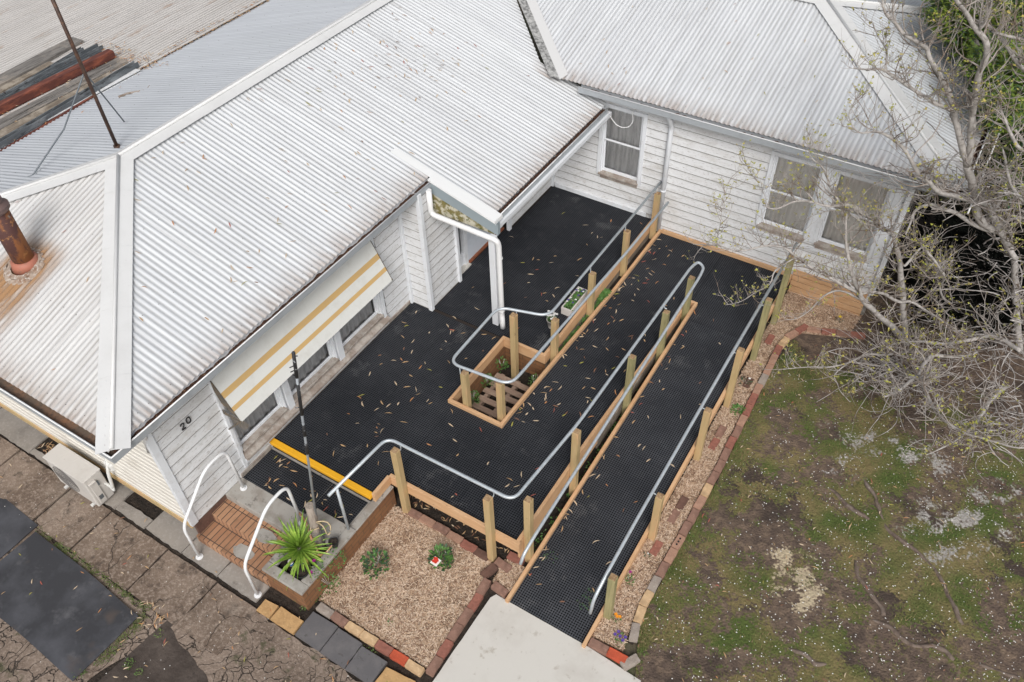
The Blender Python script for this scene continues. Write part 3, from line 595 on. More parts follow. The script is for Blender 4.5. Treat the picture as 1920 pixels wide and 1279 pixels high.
# gutters: outer face, lip, floor with debris
def gutter(pts, zt, inward, name='gutter', w=.115, h=.10, inner='debris', fill=.045, parent=house):
    """pts: outer top line (2D); inward: 2D offset vector per point toward the roof"""
    b = MB()
    for (a, ia), (c, ic) in zip(zip(pts, inward), list(zip(pts, inward))[1:]):
        A = Vector((*a, zt)); C = Vector((*c, zt)); IA = Vector((*ia, 0)); IC = Vector((*ic, 0)); dn = Vector((0, 0, -1))
        def q(m, *p):
            b.quad(p, m)
        q(0, A + dn * h, C + dn * h, C, A)                       # outer face
        q(1, A, C, C + IC * .012, A + IA * .012)                 # lip
        q(0, A + IA * .012, C + IC * .012, C + IC * .012 + dn * (h - .01), A + IA * .012 + dn * (h - .01))
        q(0, A + dn * h, C + dn * h, C + IC * w + dn * h, A + IA * w + dn * h)
        q(0, A + IA * w + dn * h, C + IC * w + dn * h, C + IC * w, A + IA * w)
        # beading roll
    o = b.build(name, [M['gutter'], M['lip']], parent)
    l = MB(); P3 = [Vector((*p, zt + .002)) for p in pts]
    for p, q_ in zip(P3, P3[1:]): l.tube([p, q_], .009, 8)
    l.build('gutter_lip', M['lip'], o)
    g = MB()
    for (a, ia), (c, ic) in zip(zip(pts, inward), list(zip(pts, inward))[1:]):
        A = Vector((*a, 0)); C = Vector((*c, 0)); IA = Vector((*ia, 0)); IC = Vector((*ic, 0)); n = max(2, int((C - A).length / .04))
        for k in range(n):
            for j in range(4):
                P = []
                for kk, jj in ((k, j), (k + 1, j), (k + 1, j + 1), (k, j + 1)):
                    t = kk / n; i_ = IA.lerp(IC, t); p = A.lerp(C, t) + i_ * (.012 + (w - .014) * jj / 4)
                    P.append((p.x, p.y, zt - fill + (.03 * noise.noise(p * 14) if inner == 'debris' else 0)))
                g.quad(P, 0)
    g.build('gutter_litter', M[inner], o)
    return o
gutter([(-6.23, 2.07), (-6.23, 7.72)], 2.80, [(-1, 1), (-1, 0)], w=.10)
gutter([(-6.23, 2.07), (-12.2, 2.07)], 2.80, [(-1, 1), (0, 1)], w=.17, inner='rustgut', fill=.07)
gutter([(-5.19, 7.80), (-5.19, 11.12)], 2.50, [(-1, 0), (-1, 0)], w=.10)
gutter([(-5.66, 10.95), (.22, 10.95)], 2.83, [(0, 1), (-1, 1)], w=.10)
gutter([(.22, 10.95), (.22, 16.9)], 2.83, [(-1, 1), (-1, 0)], w=.10)
# soffits and fascias
b = MB()
b.span((-6.66, 2.2, 2.66), (-6.30, 7.7, 2.675)); b.span((-12.1, 2.2, 2.655), (-6.32, 2.66, 2.67))
b.span((-6.66, 7.75, 2.32), (-5.30, 11.25, 2.335)); b.span((-5.6, 11.06, 2.66), (.1, 11.25, 2.675)); b.span((-.4, 11.2, 2.655), (.1, 16.5, 2.67))
b.build('soffit', M['soffit'], house)
b = MB()
b.span((-6.345, 2.2, 2.64), (-6.325, 7.7, 2.79)); b.span((-12.1, 2.262, 2.64), (-6.345, 2.28, 2.79)); b.span((-5.305, 7.8, 2.33), (-5.292, 11.2, 2.49)); b.span((-5.6, 11.052, 2.67), (.1, 11.065, 2.82)); b.span((.1, 11.07, 2.67), (.115, 16.8, 2.82))
b.build('fascia', M['trim'], house)
# weatherboard walls
def wboards(a, c, z0, z1, n, holes=(), h=.152, mt='board', name='wall', lip=.017):
    a = Vector((*a, 0)); c = Vector((*c, 0)); L = (c - a).length; d = (c - a) / L; nn = Vector((*n, 0)); b = MB()
    fl = d.cross(Vector((0, 0, 1))).dot(nn) < 0
    def add(q, m): b.quad(q[::-1] if fl else q, m)
    z = z0
    while z < z1 - 1e-4:
        zt = min(z + h, z1); cuts = sorted({z, zt} | {v for H in holes for v in H[2:] if z < v < zt})
        for za, zb_ in zip(cuts, cuts[1:]):
            mid = (za + zb_) / 2; iv = [(0, L)]
            for H in holes:
                if H[2] < mid < H[3]:
                    nv = []
                    for p, q in iv:
                        if H[0] > p: nv.append((p, min(q, H[0])))
                        if H[1] < q: nv.append((max(p, H[1]), q))
                    iv = [t for t in nv if t[1] - t[0] > 1e-4]
            oa = lip - (lip - .003) * (za - z) / h; ob = lip - (lip - .003) * (zb_ - z) / h
            for p, q in iv:
                P = lambda s, zz, o: a + d * s + nn * o + Vector((0, 0, zz))
                add([P(p, za, oa), P(q, za, oa), P(q, zb_, ob), P(p, zb_, ob)], 0)
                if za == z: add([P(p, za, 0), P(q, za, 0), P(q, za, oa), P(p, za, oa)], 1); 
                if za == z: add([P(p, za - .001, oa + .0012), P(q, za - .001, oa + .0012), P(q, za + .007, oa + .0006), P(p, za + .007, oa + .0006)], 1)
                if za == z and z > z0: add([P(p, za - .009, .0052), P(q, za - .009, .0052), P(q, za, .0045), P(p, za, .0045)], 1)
        z = zt
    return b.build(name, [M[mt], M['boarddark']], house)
XW = -6.66; YW = 11.25
wboards((XW, 2.70), (XW, 7.36), .40, 2.66, (1, 0), [(.93, 4.06, .72, 2.40)], h=.165)
wboards((XW, 7.36), (-6.27, 7.36), .54, 2.76, (0, -1))
wboards((-6.27, 7.36), (-6.27, 8.12), .54, 2.76, (1, 0))
wboards((-6.29, 9.72), (-6.29, YW), .54, 2.5, (1, 0))
wboards((-6.29, YW), (-.42, YW), .30, 2.66, (0, -1), [(.93, 1.76, 1.14, 2.50), (3.84, 5.66, 1.10, 2.50)])
# cream ribbed cladding on the side wall
b = MB(); n = int(5.4 / .02)
def ribz(z): return .008 * (1 if (z / .09) % 1 < .55 else -1)
zs_ = [.40]
while zs_[-1] < 2.64: zs_ += [zs_[-1] + .070, zs_[-1] + .085, zs_[-1] + .115]
for k in range(len(zs_) - 1):
    o0 = .014 if k % 3 in (0, 1) else .0; o1 = .014 if (k + 1) % 3 in (0, 1) else .0
    b.quad([(-12.1, 2.65 - o0, zs_[k]), (-6.69, 2.65 - o0, zs_[k]), (-6.69, 2.65 - o1, zs_[k + 1]), (-12.1, 2.65 - o1, zs_[k + 1])], 0)
b.build('wall', M['cream'], house)
b = MB(); b.span((-12.1, 2.622, .285), (-6.70, 2.66, .40), bev=.006); b.build('base_board', M['postwood'], house)
b = MB(); b.span((-6.71, 2.66, .08), (-6.655, 3.24, .38), bev=.005); b.build('base_board', M['bk_dark'], house)
# shell behind the boards
b = MB(); b.span((-12.0, 2.98, .05), (-6.80, 3.04, 2.62)); b.span((-6.90, 7.1, .1), (-6.84, 11.3, 2.3)); b.span((-.62, 11.4, .1), (-.56, 16.5, 2.6))
b.build('inner_wall', M['black'], house)
b = MB(); b.span((-.47, YW + .02, .0), (-.41, 16.5, 2.66)); b.build('wall', M['boarddark'], house)  # end wall coloured dark to carry the deep shade of the gap
# corner boards
for (x, y, z0, z1, dx, dy) in ((XW - .02, 2.66, .40, 2.68, .055, .10), (-6.64, 7.325, .54, 2.66, .05, .05), (-6.265, 7.35, .54, 2.76, .07, .07), (-6.26, 8.14, .54, 2.5, .05, .06), (-6.28, 9.70, .54, 2.5, .06, .08), (-6.27, 11.215, .54, 2.5, .05, .05), (-.43, 11.22, .52, 2.66, .07, .08)):
    b = MB(); b.span((x - dx / 2 + .02, y - dy / 2, z0), (x + dx / 2 + .02, y + dy / 2, z1), bev=.003); b.build('corner_board', M['trim'], house)
b = MB(); b.span((XW + .005, 3.585, .52), (XW + .05, 3.635, 2.5), bev=.003); b.build('corner_board', M['trim'], house)
# bottom plate strip along deck
b = MB(); b.span((XW, 3.5, .402), (XW + .028, 4.06, .47)); b.span((XW, 4.06, .53), (XW + .03, 7.30, .60), bev=.003); b.build('skirting_board', M['trimold'], house)
b = MB(); b.span((-6.19, YW - .05, .545), (-4.36, YW - .02, .63), bev=.003); b.build('skirting_board', M['trim'], house)
# windows -------------------------------------------------
def window(a, d, n, w, z0, z1, kind, curt, sill=.10, frame=.07, name='window'):
    """a: left bottom 2D at wall face, d: unit 2D along, n: outward 2D"""
    D = Vector((*d, 0)); Nn = Vector((*n, 0)); A = Vector((*a, 0)); Z = Vector((0, 0, 1))
    def bx(b, s0, s1, q0, q1, o0, o1, m=0, bev=.003):
        b.box(A + D * (s0 + s1) / 2 + Nn * (o0 + o1) / 2 + Z * (q0 + q1) / 2, (s1 - s0, q1 - q0, o1 - o0), (D, Z, D.cross(Z)), m, bev)
    f = MB()
    bx(f, -frame, 0, z0 - .04, z1 + frame, -.02, .035); bx(f, w, w + frame, z0 - .04, z1 + frame, -.02, .035); bx(f, 0, w, z1, z1 + frame, -.02, .034)
    for s in (0.0005, w - .0205): bx(f, s, s + .02, z0, z1, -.09, -.001)
    o = f.build(name, M['trim'], house)
    sl_ = MB(); bx(sl_, -frame * .3, w + frame * .3, z0 - .035, z0 - .001, -.09, .05 + sill * .2); bx(sl_, 0, w, z0 - .12, z0 - .036, .0, .022); sl_.build('window_sill', M['trimold'], o)
    s = MB(); t = .026; zm = (z0 + z1) / 2 + .02
    if kind == 'hung':
        bx(s, .021, .021 + t, zm, z1 - .001, -.045, -.012); bx(s, w - .021 - t, w - .021, zm, z1 - .001, -.045, -.012); bx(s, .047, w - .047, z1 - .04, z1 - .001, -.045, -.012); bx(s, .021, w - .021, zm - .028, zm, -.045, -.005)
        bx(s, .021, .021 + t, z0 + .001, zm - .029, -.075, -.035); bx(s, w - .021 - t, w - .021, z0 + .001, zm - .029, -.075, -.035); bx(s, .047, w - .047, z0 + .001, z0 + .06, -.075, -.035)
    else:
        bx(s, .021, .05, z0 + .001, z1, -.065, -.03); bx(s, w - .05, w - .021, z0 + .001, z1, -.065, -.03); bx(s, .05, w - .05, z0 + .001, z0 + .05, -.065, -.03); bx(s, .05, w - .05, z1 - .05, z1, -.065, -.03)
    s.build('window_sash', M['trim'], o)
    g = MB(); P = lambda q, z, oo: A + D * q + Nn * oo + Z * z
    for q0, q1, oo in (((zm, z1, -.03), (z0, zm, -.05)) if kind == 'hung' else ((z0, z1, -.048),)): g.quad([P(.02, q0, oo), P(w - .02, q0, oo), P(w - .02, q1, oo), P(.02, q1, oo)])
    g.build('window_pane', M['glass'], o)
    c = MB(); n_ = int(w / .012); seed = rnd.uniform(0, 50)
    for k in range(n_):
        def pp(kk, z, fl=1.0):
            q = .02 + (w - .04) * kk / n_; wv = .016 * math.sin(q * 46 + 2.5 * noise.noise(Vector((q * 5, seed, z))) + seed) + .012 * noise.noise(Vector((q * 14, seed, z * .8)))
            return P(q, z, -.10 + wv)
        for z in (z0 - .02, (z0 + z1) / 2): c.quad([pp(k, z), pp(k + 1, z), pp(k + 1, z + (z1 - z0) / 2 + .02), pp(k, z + (z1 - z0) / 2 + .02)], 0, smooth=True)
    c.build('curtain', M[curt], o)
    k_ = MB(); k_.quad([P(-.05, z0 - .1, -.2), P(w + .05, z0 - .1, -.2), P(w + .05, z1 + .1, -.2), P(-.05, z1 + .1, -.2)]); k_.build('window_backing', M['black'], o)
    return o
window((-5.31, YW), (1, 0), (0, -1), .72, 1.17, 2.45, 'hung', 'curtain', frame=.065)
window((-2.40, YW), (1, 0), (0, -1), .74, 1.15, 2.45, 'hung', 'curtain2', frame=.06)
window((-1.46, YW), (1, 0), (0, -1), .79, 1.15, 2.45, 'hung', 'curtain2', frame=.06)
b = MB(); b.span((-1.599, YW - .034, 1.12), (-1.521, YW - .012, 2.51)); b.span((-.605, YW - .034, 1.06), (-.49, YW - .012, 2.55)); b.span((-2.47, YW - .06, .99), (-.48, YW - .0, 1.025)); b.build('window_trim', M['trim'], house)
for k, (y0, w) in enumerate(((3.66, .82), (4.64, .92), (5.72, .90))):
    window((XW, y0), (0, 1), (1, 0), w, .86, 2.32, 'fixed', 'curtain', frame=.025)
b = MB()
for y in (4.56, 5.64): b.span((XW - .05, y - .055 + .02, .76), (XW + .055, y + .055 + .02, 2.40), bev=.004)
b.span((XW - .02, 6.655, .74), (XW + .05, 6.715, 2.40), bev=.004)
b.build('window_trim', M['trim'], house)
b = MB(); b.quad([(XW - .03, 3.63, .80), (XW + .11, 3.63, .725), (XW + .11, 6.72, .725), (XW - .03, 6.72, .80)]); b.span((XW + .01, 3.63, .685), (XW + .11, 6.72, .722)); b.build('window_sill', M['trimold'], house)
b = MB(); b.span((XW + .03, 3.63, .60), (XW + .06, 6.72, .684)); b.build('window_trim', M['trim'], house)
# recessed entry: side light and flat pale door
d = MB(); d.span((-6.42, 8.60, .586), (-6.375, 9.68, 2.42), bev=.003)
door = d.build('door', M['frost'], house)
h = MB(); h.span((-6.376, 8.66, 1.45), (-6.36, 8.69, 1.58)); h.tube([(-6.38, 8.67, 1.40), (-6.33, 8.67, 1.40)], .02, 8); h.build('handle', M['bluesteel'], door)
f = MB(); f.span((-6.50, 8.17, .56), (-6.36, 8.22, 2.42)); f.span((-6.50, 8.50, .56), (-6.36, 8.58, 2.42), bev=.003); f.span((-6.48, 8.22, .56), (-6.40, 8.50, .80)); f.span((-6.48, 8.22, 1.52), (-6.40, 8.50, 1.56)); f.span((-6.48, 8.22, 2.36), (-6.40, 8.50, 2.42))
sf = f.build('side_light', M['trim'], house); g = MB(); g.quad([(-6.44, 8.22, .8), (-6.44, 8.50, .8), (-6.44, 8.50, 2.36), (-6.44, 8.22, 2.36)]); g.build('pane', M['glass'], sf)
g = MB(); g.quad([(-6.52, 8.18, .5), (-6.52, 8.6, .5), (-6.52, 8.6, 2.4), (-6.52, 8.18, 2.4)]); g.build('dark_backing', M['black'], sf)
b = MB(); b.span((-6.42, 8.585, .545), (-6.335, 9.66, .585), bev=.004); b.build('door_sill', M['redsill'], house)
b = MB(); b.span((-6.48, 8.17, .545), (-6.30, 8.57, .575), bev=.003); b.build('door_step', M['conc'], house)
# door lock and light switch box on jog wall
b = MB(); b.span((-6.245, 8.02, 1.86), (-6.21, 8.07, 1.96)); b.span((-6.245, 8.085, 1.72), (-6.19, 8.13, 1.84)); b.build('meter_box', M['bluesteel'], house)
# porch end: barge flashing, fascia, mossy infill, post, downpipe
b = MB()
def bz(x): return zf(x)
p = [(-7.05, zf(-7.05)), (-5.17, zf(-5.17))]
b.quad([(-6.27, 7.63, bz(-6.27) + .020), (-5.16, 7.63, bz(-5.16) + .020), (-5.16, 7.83, bz(-5.16) + .019), (-6.27, 7.83, bz(-6.27) + .019)]); b.quad([(-6.95, 7.69, bz(-6.95) + .014), (-6.27, 7.69, bz(-6.27) + .016), (-6.27, 7.83, bz(-6.27) + .019), (-6.95, 7.83, bz(-6.95) + .014)])
b.quad([(-6.27, 7.628, bz(-6.27) - .01), (-5.16, 7.628, bz(-5.16) - .01), (-5.16, 7.63, bz(-5.16) + .020), (-6.27, 7.63, bz(-6.27) + .020)])
b.quad([(-5.16, 7.63, bz(-5.16) + .03), (-5.155, 7.63, bz(-5.16) - .03), (-5.155, 7.83, bz(-5.16) - .03), (-5.16, 7.83, bz(-5.16) + .026)])
b.build('barge_flashing', M['capwhite'], house)
b = MB(); z_ = lambda x, o: zf(x) + o
b.quad([(-6.25, 7.640, z_(-6.25, -.20)), (-5.12, 7.640, z_(-5.12, -.20)), (-5.12, 7.640, z_(-5.12, .0)), (-6.25, 7.640, z_(-6.25, .012))])
b.quad([(-5.12, 7.640, z_(-5.12, -.19)), (-5.12, 7.70, z_(-5.12, -.19)), (-5.12, 7.70, z_(-5.12, .0)), (-5.12, 7.640, z_(-5.12, .0))])
b.quad([(-6.25, 7.70, z_(-6.25, -.15)), (-5.12, 7.70, z_(-5.12, -.19)), (-5.12, 7.70, z_(-5.12, .0)), (-6.25, 7.70, z_(-6.25, .012))])
b.build('barge_board', M['bluegrey'], house)
b = MB(); b.quad([(-6.28, 7.665, 2.25), (-5.20, 7.665, 2.25), (-5.20, 7.665, 2.36), (-6.28, 7.665, z_(-6.28, -.12))]); b.build('gable_infill', M['moss'], house)
b = MB(); b.span((-5.24, 7.56, .55), (-5.14, 7.65, 2.27), bev=.004); b.span((-5.25, 7.66, 2.33), (-5.15, 11.2, 2.40)); b.build('porch_post', M['post_white'], house)
def pipe(b, pts, r=.042): b.tube(fillet(pts, .09, 5), r, 12)
b = MB(); pipe(b, [(-6.21, 7.55, 2.72), (-6.21, 7.55, 2.30), (-5.10, 7.56, 2.26), (-5.085, 7.59, 2.16), (-5.085, 7.60, .78), (-5.05, 7.56, .70), (-5.05, 7.56, .56)])
for z in (1.9, .86): b.tube([(-5.085, 7.60, z), (-5.085, 7.60, z + .02)], .047, 12)
b.build('downpipe', M['pvc'], house)
b = MB(); pipe(b, [(-4.09, 11.02, 2.74), (-4.09, 11.06, 2.64), (-4.09, 11.19, 2.45), (-4.09, 11.19, .42)]); b.tube([(-4.09, 11.19, 1.2), (-4.09, 11.19, 1.23)], .048, 12); b.build('downpipe', M['trim'], house)
b = MB(); b.tube(fillet([(-6.56, 2.60, 2.70), (-6.60, 2.62, 2.4), (-6.75, 2.64, 1.9)], .1), .03, 8); b.build('downpipe', M['pvc'], house)
# loose cable loop hanging by the wing window
b = MB(); pc = [(1167, 205), (1160, 214), (1150, 226), (1148, 228), (1186, 212), (1187, 228), (1180, 238), (1168, 240), (1155, 234), (1145, 220), (1142, 208)][4:]
b.tube(fillet([at(1190, 203, y=YW - .1)] + [at(*q, y=YW - .1) for q in pc], .04, 4), .008, 6); b.build('cable', M['pvc'], house)
# awning
AT = (XW + .05, 2.34); AB = (-6.30, 1.70)
b = MB(); y0, y1 = 3.60, 6.62; N = 34
for k in range(N):
    t0 = k / N; t1 = (k + 1) / N; c = (k + .5) / N
    m = 1 if (.35 < c < .47 or .68 < c < .77) else 0
    x0 = AT[0] + (AB[0] - AT[0]) * t0; x1 = AT[0] + (AB[0] - AT[0]) * t1; z0 = AT[1] + (AB[1] - AT[1]) * t0; z1 = AT[1] + (AB[1] - AT[1]) * t1
    e = .004
    b.quad([(x1 + e, y0, z1), (x1 + e, y1, z1), (x0 + e * .2, y1, z0), (x0 + e * .2, y0, z0)], m); b.quad([(x1, y0, z1 - .001), (x1, y1, z1 - .001), (x1 + e, y1, z1), (x1 + e, y0, z1)], m)
b.quad([(AB[0] - .014, y0, AB[1]), (AB[0] - .014, y1, AB[1]), (AT[0] - .012, y1, AT[1]), (AT[0] - .012, y0, AT[1])], 0)
aw = b.build('awning', [M['awn'], M['awny']], house)
for y in (y0 - .006, y1 + .006):
    s = MB(); s.quad([(XW + .03, y, 2.36), (AT[0], y, 2.36), (AB[0], y, 1.72), (XW + .1, y, 1.9), (XW + .05, y, 2.1)]); s.quad([(XW + .02, y, 1.75), (AB[0] + .005, y, 1.72), (AB[0] + .005, y, 1.68), (XW + .02, y, 1.66)]); s.bar((XW + .03, y, 1.35), (AB[0], y, 1.71), .02, .02); s.build('bracket', M['awnd'], aw)
# house number 20, made of thin metal strokes
num = MB(); num.box((0, 0, -50), (.001, .001, .001))
def digit(path, yc, zc, sc):
    d = MB(); pts = [Vector((XW + .03, yc + p[0] * sc, zc + p[1] * sc)) for p in path]; d.tube(fillet(pts, .03 * sc * 10, 4), [.0085] * len(fillet(pts, .03 * sc * 10, 4)), 6); return d
dd = digit([(-.30, .35), (-.12, .55), (.15, .55), (.30, .35), (.22, .08), (-.05, -.2), (-.32, -.5), (.34, -.5)], 3.10 - .032, 1.97, .088)
hn = dd.build('house_number', M['numblack'], house)
dd = digit([(0, .55), (.28, .40), (.32, 0), (.28, -.40), (0, -.55), (-.28, -.40), (-.32, 0), (-.28, .40), (0, .55)], 3.10 + .062, 1.99, .088); dd.build('house_number', M['numblack'], house)
# timber skirting of the wing beyond the ramp
b = MB()
for k in range(5): b.span((-1.66, YW - .045 + .001 * k, .50 - .115 * (k + 1) + .016), (-.46, YW - .015 + .001 * k, .50 - .115 * k), bev=.003)
b.build('base_board', M['pine'], house)
# flue pipe with flashing on the side slope
fx, fy = -9.12, 3.37; fzz = zs(fy)
b = MB(); b.tube([(fx, fy, fzz - .05), (fx, fy, fzz + .88)], .125, 28); fl = b.build('flue_pipe', M['rust'], house)
b = MB(); b.tube([(fx, fy, fzz + .78), (fx, fy, fzz + .815), (fx, fy, fzz + .86), (fx, fy, fzz + .885), (fx, fy, fzz + .90), (fx, fy, fzz + .955), (fx, fy, fzz + .96), (fx, fy, fzz + .80)], [.127, .160, .162, .135, .120, .118, .088, .086], 28, cap=False, smooth=False)
b.tube([(fx, fy, fzz + .84), (fx, fy, fzz + .842)], .086, 20, m=1); b.build('flue_cap', [M['rustdark'], M['black']], fl)
b = MB(); b.tube([(fx, fy, fzz - .03), (fx, fy, fzz + .09), (fx, fy, fzz + .10)], [.18, .15, .125], 28); b.build('flue_collar', M['terra'], fl)
b = MB(); N = 36
for ring, (r0, r1, h0, h1) in enumerate(((.16, .22, .035, .03), (.22, .27, .03, .004))):
    for k in range(N):
        P = []
        for kk, r_, h_ in ((k, r0, h0), (k + 1, r0, h0), (k + 1, r1, h1), (k, r1, h1)):
            a = 2 * math.pi * kk / N; rr = r_ * (1 + .10 * noise.noise(Vector((math.cos(a) * 3, math.sin(a) * 3, ring)))); x = fx + rr * math.cos(a); y = fy - .04 + rr * math.sin(a) * .95
            P.append((x, y, zs(y) + h_ + .012 * noise.noise(Vector((x * 20, y * 20, 0)))))
        b.quad(P[::-1], 0, smooth=True)
b.build('flue_flashing', M['mortar'], fl)
# rust stain running down the sheets below the flue (a thin film on the sheet crests)
M['stain'] = bpy.data.materials.new('rust_stain'); ms = M['stain']; ms.use_nodes = True; nt = ms.node_tree; nt.nodes.clear()
N_ = nt.nodes; oo = N_.new('ShaderNodeOutputMaterial'); mx = N_.new('ShaderNodeMixShader'); tr = N_.new('ShaderNodeBsdfTransparent'); df = N_.new('ShaderNodeBsdfDiffuse'); df.inputs[0].default_value = (.40, .235, .12, 1)
tc = N_.new('ShaderNodeTexCoord'); mp = N_.new('ShaderNodeMapping'); mp.inputs['Scale'].default_value = (14, 2.2, 1); nn_ = N_.new('ShaderNodeTexNoise'); nn_.inputs['Scale'].default_value = 1; nn_.inputs['Detail'].default_value = 5
nt.links.new(tc.outputs['UV'], mp.inputs[0]); nt.links.new(mp.outputs[0], nn_.inputs[0]); atn = N_.new('ShaderNodeAttribute'); atn.attribute_name = 'stain'
ff = mathn(nt, 'MULTIPLY', atn.outputs['Fac'], mathn(nt, 'MULTIPLY_ADD', nn_.outputs['Fac'], 2.8, -.50)); ff = mathn(nt, 'MINIMUM', mathn(nt, 'MAXIMUM', ff, 0), .85)
nt.links.new(ff, mx.inputs[0]); nt.links.new(tr.outputs[0], mx.inputs[1]); nt.links.new(df.outputs[0], mx.inputs[2]); nt.links.new(mx.outputs[0], oo.inputs[0])
b = MB(); pitch = .0762; nx_ = 144; ny_ = 26; x0s, x1s, y0s, y1s = fx - .95, fx + .72, fy - 1.3, fy + .50; st = []
for i in range(nx_ + 1):
    for j in range(ny_ + 1):
        x = x0s + (x1s - x0s) * i / nx_; y = y0s + (y1s - y0s) * j / ny_
        b.v.append((x, y, zs(y) + .0095 * math.cos(2 * math.pi * x / pitch) + .0035 + .006 * noise.noise(Vector((x * .6, y * .6, 4.0)))))
        dx = x - fx - .02; dy = y - fy; wd = .46 + max(0, -dy) * .16
        st.append(max(0, 1 - (abs(dx) / wd) ** 1.6) * (sm(.46, .05, dy) if dy > 0 else sm(-1.25, -.25, dy)))
for i in range(nx_):
    for j in range(ny_):
        p = i * (ny_ + 1) + j; b.f.append((p, p + ny_ + 1, p + ny_ + 2, p + 1)); b.m.append(0); b.sm.append(True)
        for (ii, jj) in ((i, j), (i + 1, j), (i + 1, j + 1), (i, j + 1)): b.uv.append((x0s + (x1s - x0s) * ii / nx_, y0s + (y1s - y0s) * jj / ny_))
o = b.build('rust_stain', M['stain'], fl); av = o.data.attributes.new('stain', 'FLOAT', 'POINT'); av.data.foreach_set('value', st)
# ------------------------------------------------------------------ rear old roof and the stack on it
corr(R_, 'x', -20.0, -12.6, lambda s: 3.0, lambda s: 16.0, lambda u: 2.735 + .004 * (u - 8), M['roof_old'], rear, amp=.008, rows=10)
b = MB(); b.span((-12.66, 4.2, 2.745), (-12.50, 7.86, 2.76)); b.span((-12.52, 4.2, 2.70), (-12.50, 7.86, 2.775), m=0); b.build('gutter', M['lip'], rear)
stack = [('oldwood', 'wide weathered grey plank at the far edge of the roof stack', (600, 262), (0, 575), .30, .05, 'plank'), ('brownwood', 'short dark plank beside the widest grey plank of the roof stack', (395, 455), (0, 660), .14, .06, 'plank'),
 ('bluesteel', 'narrow blue grey channel between the dark plank and the dirty channel', (640, 345), (150, 640), .05, .06, 'steel channel'), ('bluesteel', 'dirt filled grey channel on the roof stack, longest of the grey channels', (785, 325), (0, 735), .13, .07, 'steel channel'),
 ('bluesteel', 'thin blue grey channel lying against the red rusted beam', (785, 362), (200, 660), .07, .05, 'steel channel'), ('redsteel', 'red rusted steel beam lying in the middle of the roof stack', (880, 388), (0, 815), .15, .10, 'steel beam'),
 ('oldwood', 'grey plank next to the red rusted beam', (940, 415), (0, 905), .13, .04, 'plank'), ('oldwood', 'grey plank second from the red rusted beam', (985, 430), (0, 950), .10, .045, 'plank'), ('brownwood', 'broad mottled brown plank in front of the grey planks', (880, 540), (0, 1010), .20, .05, 'plank'),
 ('bluesteel', 'blue grey channel at the front edge of the roof stack', (1075, 466), (0, 1090), .09, .08, 'steel channel'), ('redsteel', 'thin dark red rusted strip under the front channel', (720, 705), (0, 1130), .04, .03, 'steel strip')]
for mt, lab, e1, e0, w, hh, cat in stack:
    q = at(e1[0] / 4.263, e1[1] / 4.263, z=2.90); r0 = at(e0[0] / 4.263, e0[1] / 4.263, z=2.90); b = MB(); y0 = min(r0.y - 1.2, q.y - 1.5)
    x0 = r0.x + (r0.x - q.x) * (r0.y - y0) / max(.5, q.y - r0.y); 
    if cat in ('steel channel', 'steel beam'):
        dv = (Vector((q.x, q.y, 0)) - Vector((x0, y0, 0))).normalized(); sd_ = Vector((dv.y, -dv.x, 0)) * (w / 2)
        b.bar((x0, y0, 2.755), (q.x, q.y, 2.755), w, .012)
        for s in (-1, 1): b.bar(Vector((x0, y0, 2.765 + hh / 2)) + sd_ * s, Vector((q.x, q.y, 2.765 + hh / 2)) + sd_ * s, .012, hh)
        if cat == 'steel beam': b.bar((x0, y0, 2.77 + hh), (q.x, q.y, 2.77 + hh), w * .96, .014)
    else: b.bar((x0, y0, 2.745 + hh / 2), (q.x, q.y, 2.745 + hh / 2), w, hh, bev=.004)
    tag(b.build(cat.replace(' ', '_'), M[mt]), lab, cat, 'timber and steel stacked on the old roof')
# antenna mast with two stays
base = Vector((-9.58, 5.30, zb(-9.58))); ant = empty('antenna_mast', base, 'tall brown pole standing on the back roof slope, braced by thin rods', 'mast')
top = Vector((-9.72, 5.33, 6.1)); b = MB(); b.tube([base, base.lerp(top, .5), top], .024, 10); b.tube([base, base + Vector((0, 0, .03))], .045, 10); b.build('pole', M['mast'], ant)
j = base.lerp(top, .42)
b = MB(); b.tube([j, (-10.41, 6.01, zb(-10.41) + .01)], .010, 6); b.build('stay', M['stay'], ant)
b = MB(); b.tube([j, at(120, 242, z=3.6), at(62, 328, z=zb(-10.44) + .02)], .011, 6); b.tube([at(62, 328, z=zb(-10.44) + .02), at(36, 337, z=3.22)], .006, 5); b.build('stay', M['stay'], ant)
# sticks lying on the roof
b = MB(); b.tube([back for back in (at(222, 182, z=2.98), at(240, 175, z=3.0), at(258, 172, z=3.03), at(274, 169, z=3.02), at(289, 166, z=3.05))], [.02, .018, .02, .014, .008], 6); b.tube([at(274, 169, z=3.02), at(280, 160, z=3.06)], .006, 5)
tag(b.build('fallen_branch', M['twig']), 'crooked dead branch lying on the grey back roof slope', 'branch')
